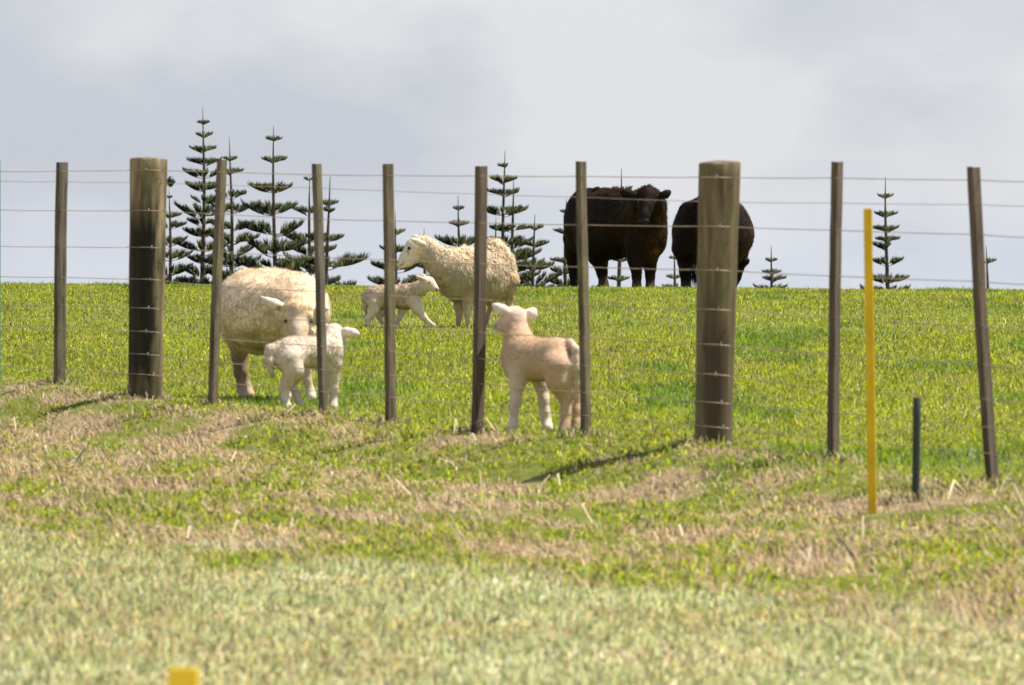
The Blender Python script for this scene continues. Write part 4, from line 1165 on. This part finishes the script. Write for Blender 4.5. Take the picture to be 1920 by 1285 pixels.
for wi, ys in enumerate(WY):
    pts = []
    off = 0.115 if wi == 1 else None
    for i, (x, y) in enumerate(zip(XS, ys)):
        D = Dpx(x)
        rad = 0.098 if x in (280, 1350) else 0.028
        dd = (D + 0.14) if wi == 1 else D - rad
        if x in (280, 1350) and wi != 1:
            pc = 276.5 if x == 280 else 1344
            for (q, dz_) in ((-38, 0.055), (-20, 0.088)): pts.append(at(pc + q, np.interp(pc + q, XS, ys), Dpx(pc) - dz_))
            pts.append(at(pc, np.interp(pc, XS, ys), Dpx(pc) - 0.0985))
            for (q, dz_) in ((20, 0.088), (38, 0.055)): pts.append(at(pc + q, np.interp(pc + q, XS, ys), Dpx(pc) - dz_))
        else:
            pts.append(at(x, y, dd))
        if i < len(XS) - 1:
            x2, y2 = XS[i + 1], ys[i + 1]
            for t_ in (0.25, 0.5, 0.75):
                xm = x + (x2 - x) * t_; Dm = Dpx(xm)
                p_ = at(xm, y + (y2 - y) * t_ + (0.8 if t_ == 0.5 else 0.6), Dm + (0.14 if wi == 1 else -0.035))
                pts.append(p_)
    pts = np.array(pts)
    rr = 0.0013 if wi == 1 else 0.0018
    V, Q = tube_mesh('wire', [(pts - pts[0], [rr] * len(pts))], 6)
    o = link('wire', quads_mesh('wire', V, Q), M_wire, fence, tuple(pts[0] - FO))
    if wi == 1: o['label'] = 'offset electric wire held behind the posts'
# staples on the posts and black insulators that carry the offset wire
import bmesh
def box_mesh(name, sx_, sy_, sz_, bev=0.0):
    bm = bmesh.new(); bmesh.ops.create_cube(bm, size=1)
    for v in bm.verts: v.co = Vector((v.co.x * sx_, v.co.y * sy_, v.co.z * sz_))
    if bev: bmesh.ops.bevel(bm, geom=list(bm.edges), offset=bev, segments=2, affect='EDGES')
    me = bpy.data.meshes.new(name); bm.to_mesh(me); bm.free(); return me
for (px, halfw) in ((280, 0.09), (1350, 0.09)):
    for wi, ys in enumerate(WY):
        if wi == 1: continue
        y = np.interp(px, XS, ys); D = Dpx(px)
        P = at(px + (random.random() - 0.5) * 20, y, D - halfw - 0.0105)
        pts = [P + np.array([0.0, 0.018, 0.011]), P + np.array([0, -0.003, 0.008]), P + np.array([0, -0.003, -0.008]), P + np.array([0, 0.018, -0.011])]
        V, Q = tube_mesh('staple', [(np.array(pts) - P, [0.0016] * 4)], 5)
        link('staple', quads_mesh('staple', V, Q), M_staple, fence, tuple(P - FO))
def insulator(px, py, D):
    P = at(px, py, D)
    bm = bmesh.new()
    prof = [(0.010, -0.05), (0.014, -0.03), (0.028, -0.024), (0.024, -0.006), (0.012, 0.0), (0.026, 0.008), (0.022, 0.026), (0.011, 0.032), (0.004, 0.04)]
    rings = []
    for (r_, x_) in prof:
        rings.append([bm.verts.new((x_, r_ * math.cos(k * math.pi / 8), r_ * 1.15 * math.sin(k * math.pi / 8))) for k in range(16)])
    for a_, b_ in zip(rings[:-1], rings[1:]):
        for k in range(16): bm.faces.new((a_[k], a_[(k + 1) % 16], b_[(k + 1) % 16], b_[k]))
    bm.faces.new(rings[0][::-1]); bm.faces.new(rings[-1])
    for f in bm.faces: f.smooth = True
    me = bpy.data.meshes.new('insulator'); bm.to_mesh(me); bm.free()
    link('insulator', me, M_black, fence, tuple(P - FO))
insulator(314.5, 341, Dpx(280) + 0.06)
insulator(1352, 379, Dpx(1350) + 0.13)

# ------------------------------------------------------------------ stakes standing free of the fence
stake('yellow_stake', 1627, 393, 1636, 962, 23.7, 16, M_yellow, None, 'tall flat yellow painted stake standing in front of the fence at the right', 'stake', 'flat')
stake('green_pipe', 1719.5, 747, 1717, 942, 23.9, 15, M_pipe, None, 'short dark green pipe upright in the bank beside the yellow stake', 'pipe', 'round')
def marker():
    root_p = at(344, 1258, 10.5)
    gz = float(ground_z(root_p[0], 10.5, False))
    stake('marker_post', 344, 1256, 344, 1256 + (root_p[2] - gz) * F / 10.5, 10.5, 58, M_yellow2, None, 'blurred top of a yellow marker post at the bottom edge of the picture', 'post', 'flat')
marker()

# dead grass standing round the feet of posts
def foot_tufts():
    spots = [(p[2], p[3], Dpx(p[2])) for p in BAT] + [(273, 747, Dpx(273)), (1337, 832, Dpx(1337)), (1717, 938, 23.9)]
    P = []; 
    for (px, py, D) in spots:
        X0 = (px - 960) * D / F
        n = 150
        ang = rng.random(n) * 6.283; rr = 0.02 + 0.11 * rng.random(n) + (0.07 if px in (273, 1337) else 0)
        X = X0 + np.cos(ang) * rr; Y = D + np.sin(ang) * rr
        P.append(np.stack([X, Y, ground_z(X, Y)], 1))
    P = np.concatenate(P); n = len(P)
    a, b = lean_dirs(n, 0.45, 0.3)
    c = palette(n, [(0.56, 0.44, 0.28), (0.62, 0.52, 0.38), (0.18, 0.24, 0.03), (0.40, 0.30, 0.18)], [0.3, 0.2, 0.35, 0.15], 0.15)
    me = blades_mesh('tussock', P, a, b, 0.025 + 0.04 * rng.random(n), 0.003 + 0.003 * rng.random(n), c)
    tag(link('tussock', me, M_dry), 'dead and green grass standing round the feet of the posts and battens', 'grass', kind='stuff')
foot_tufts()
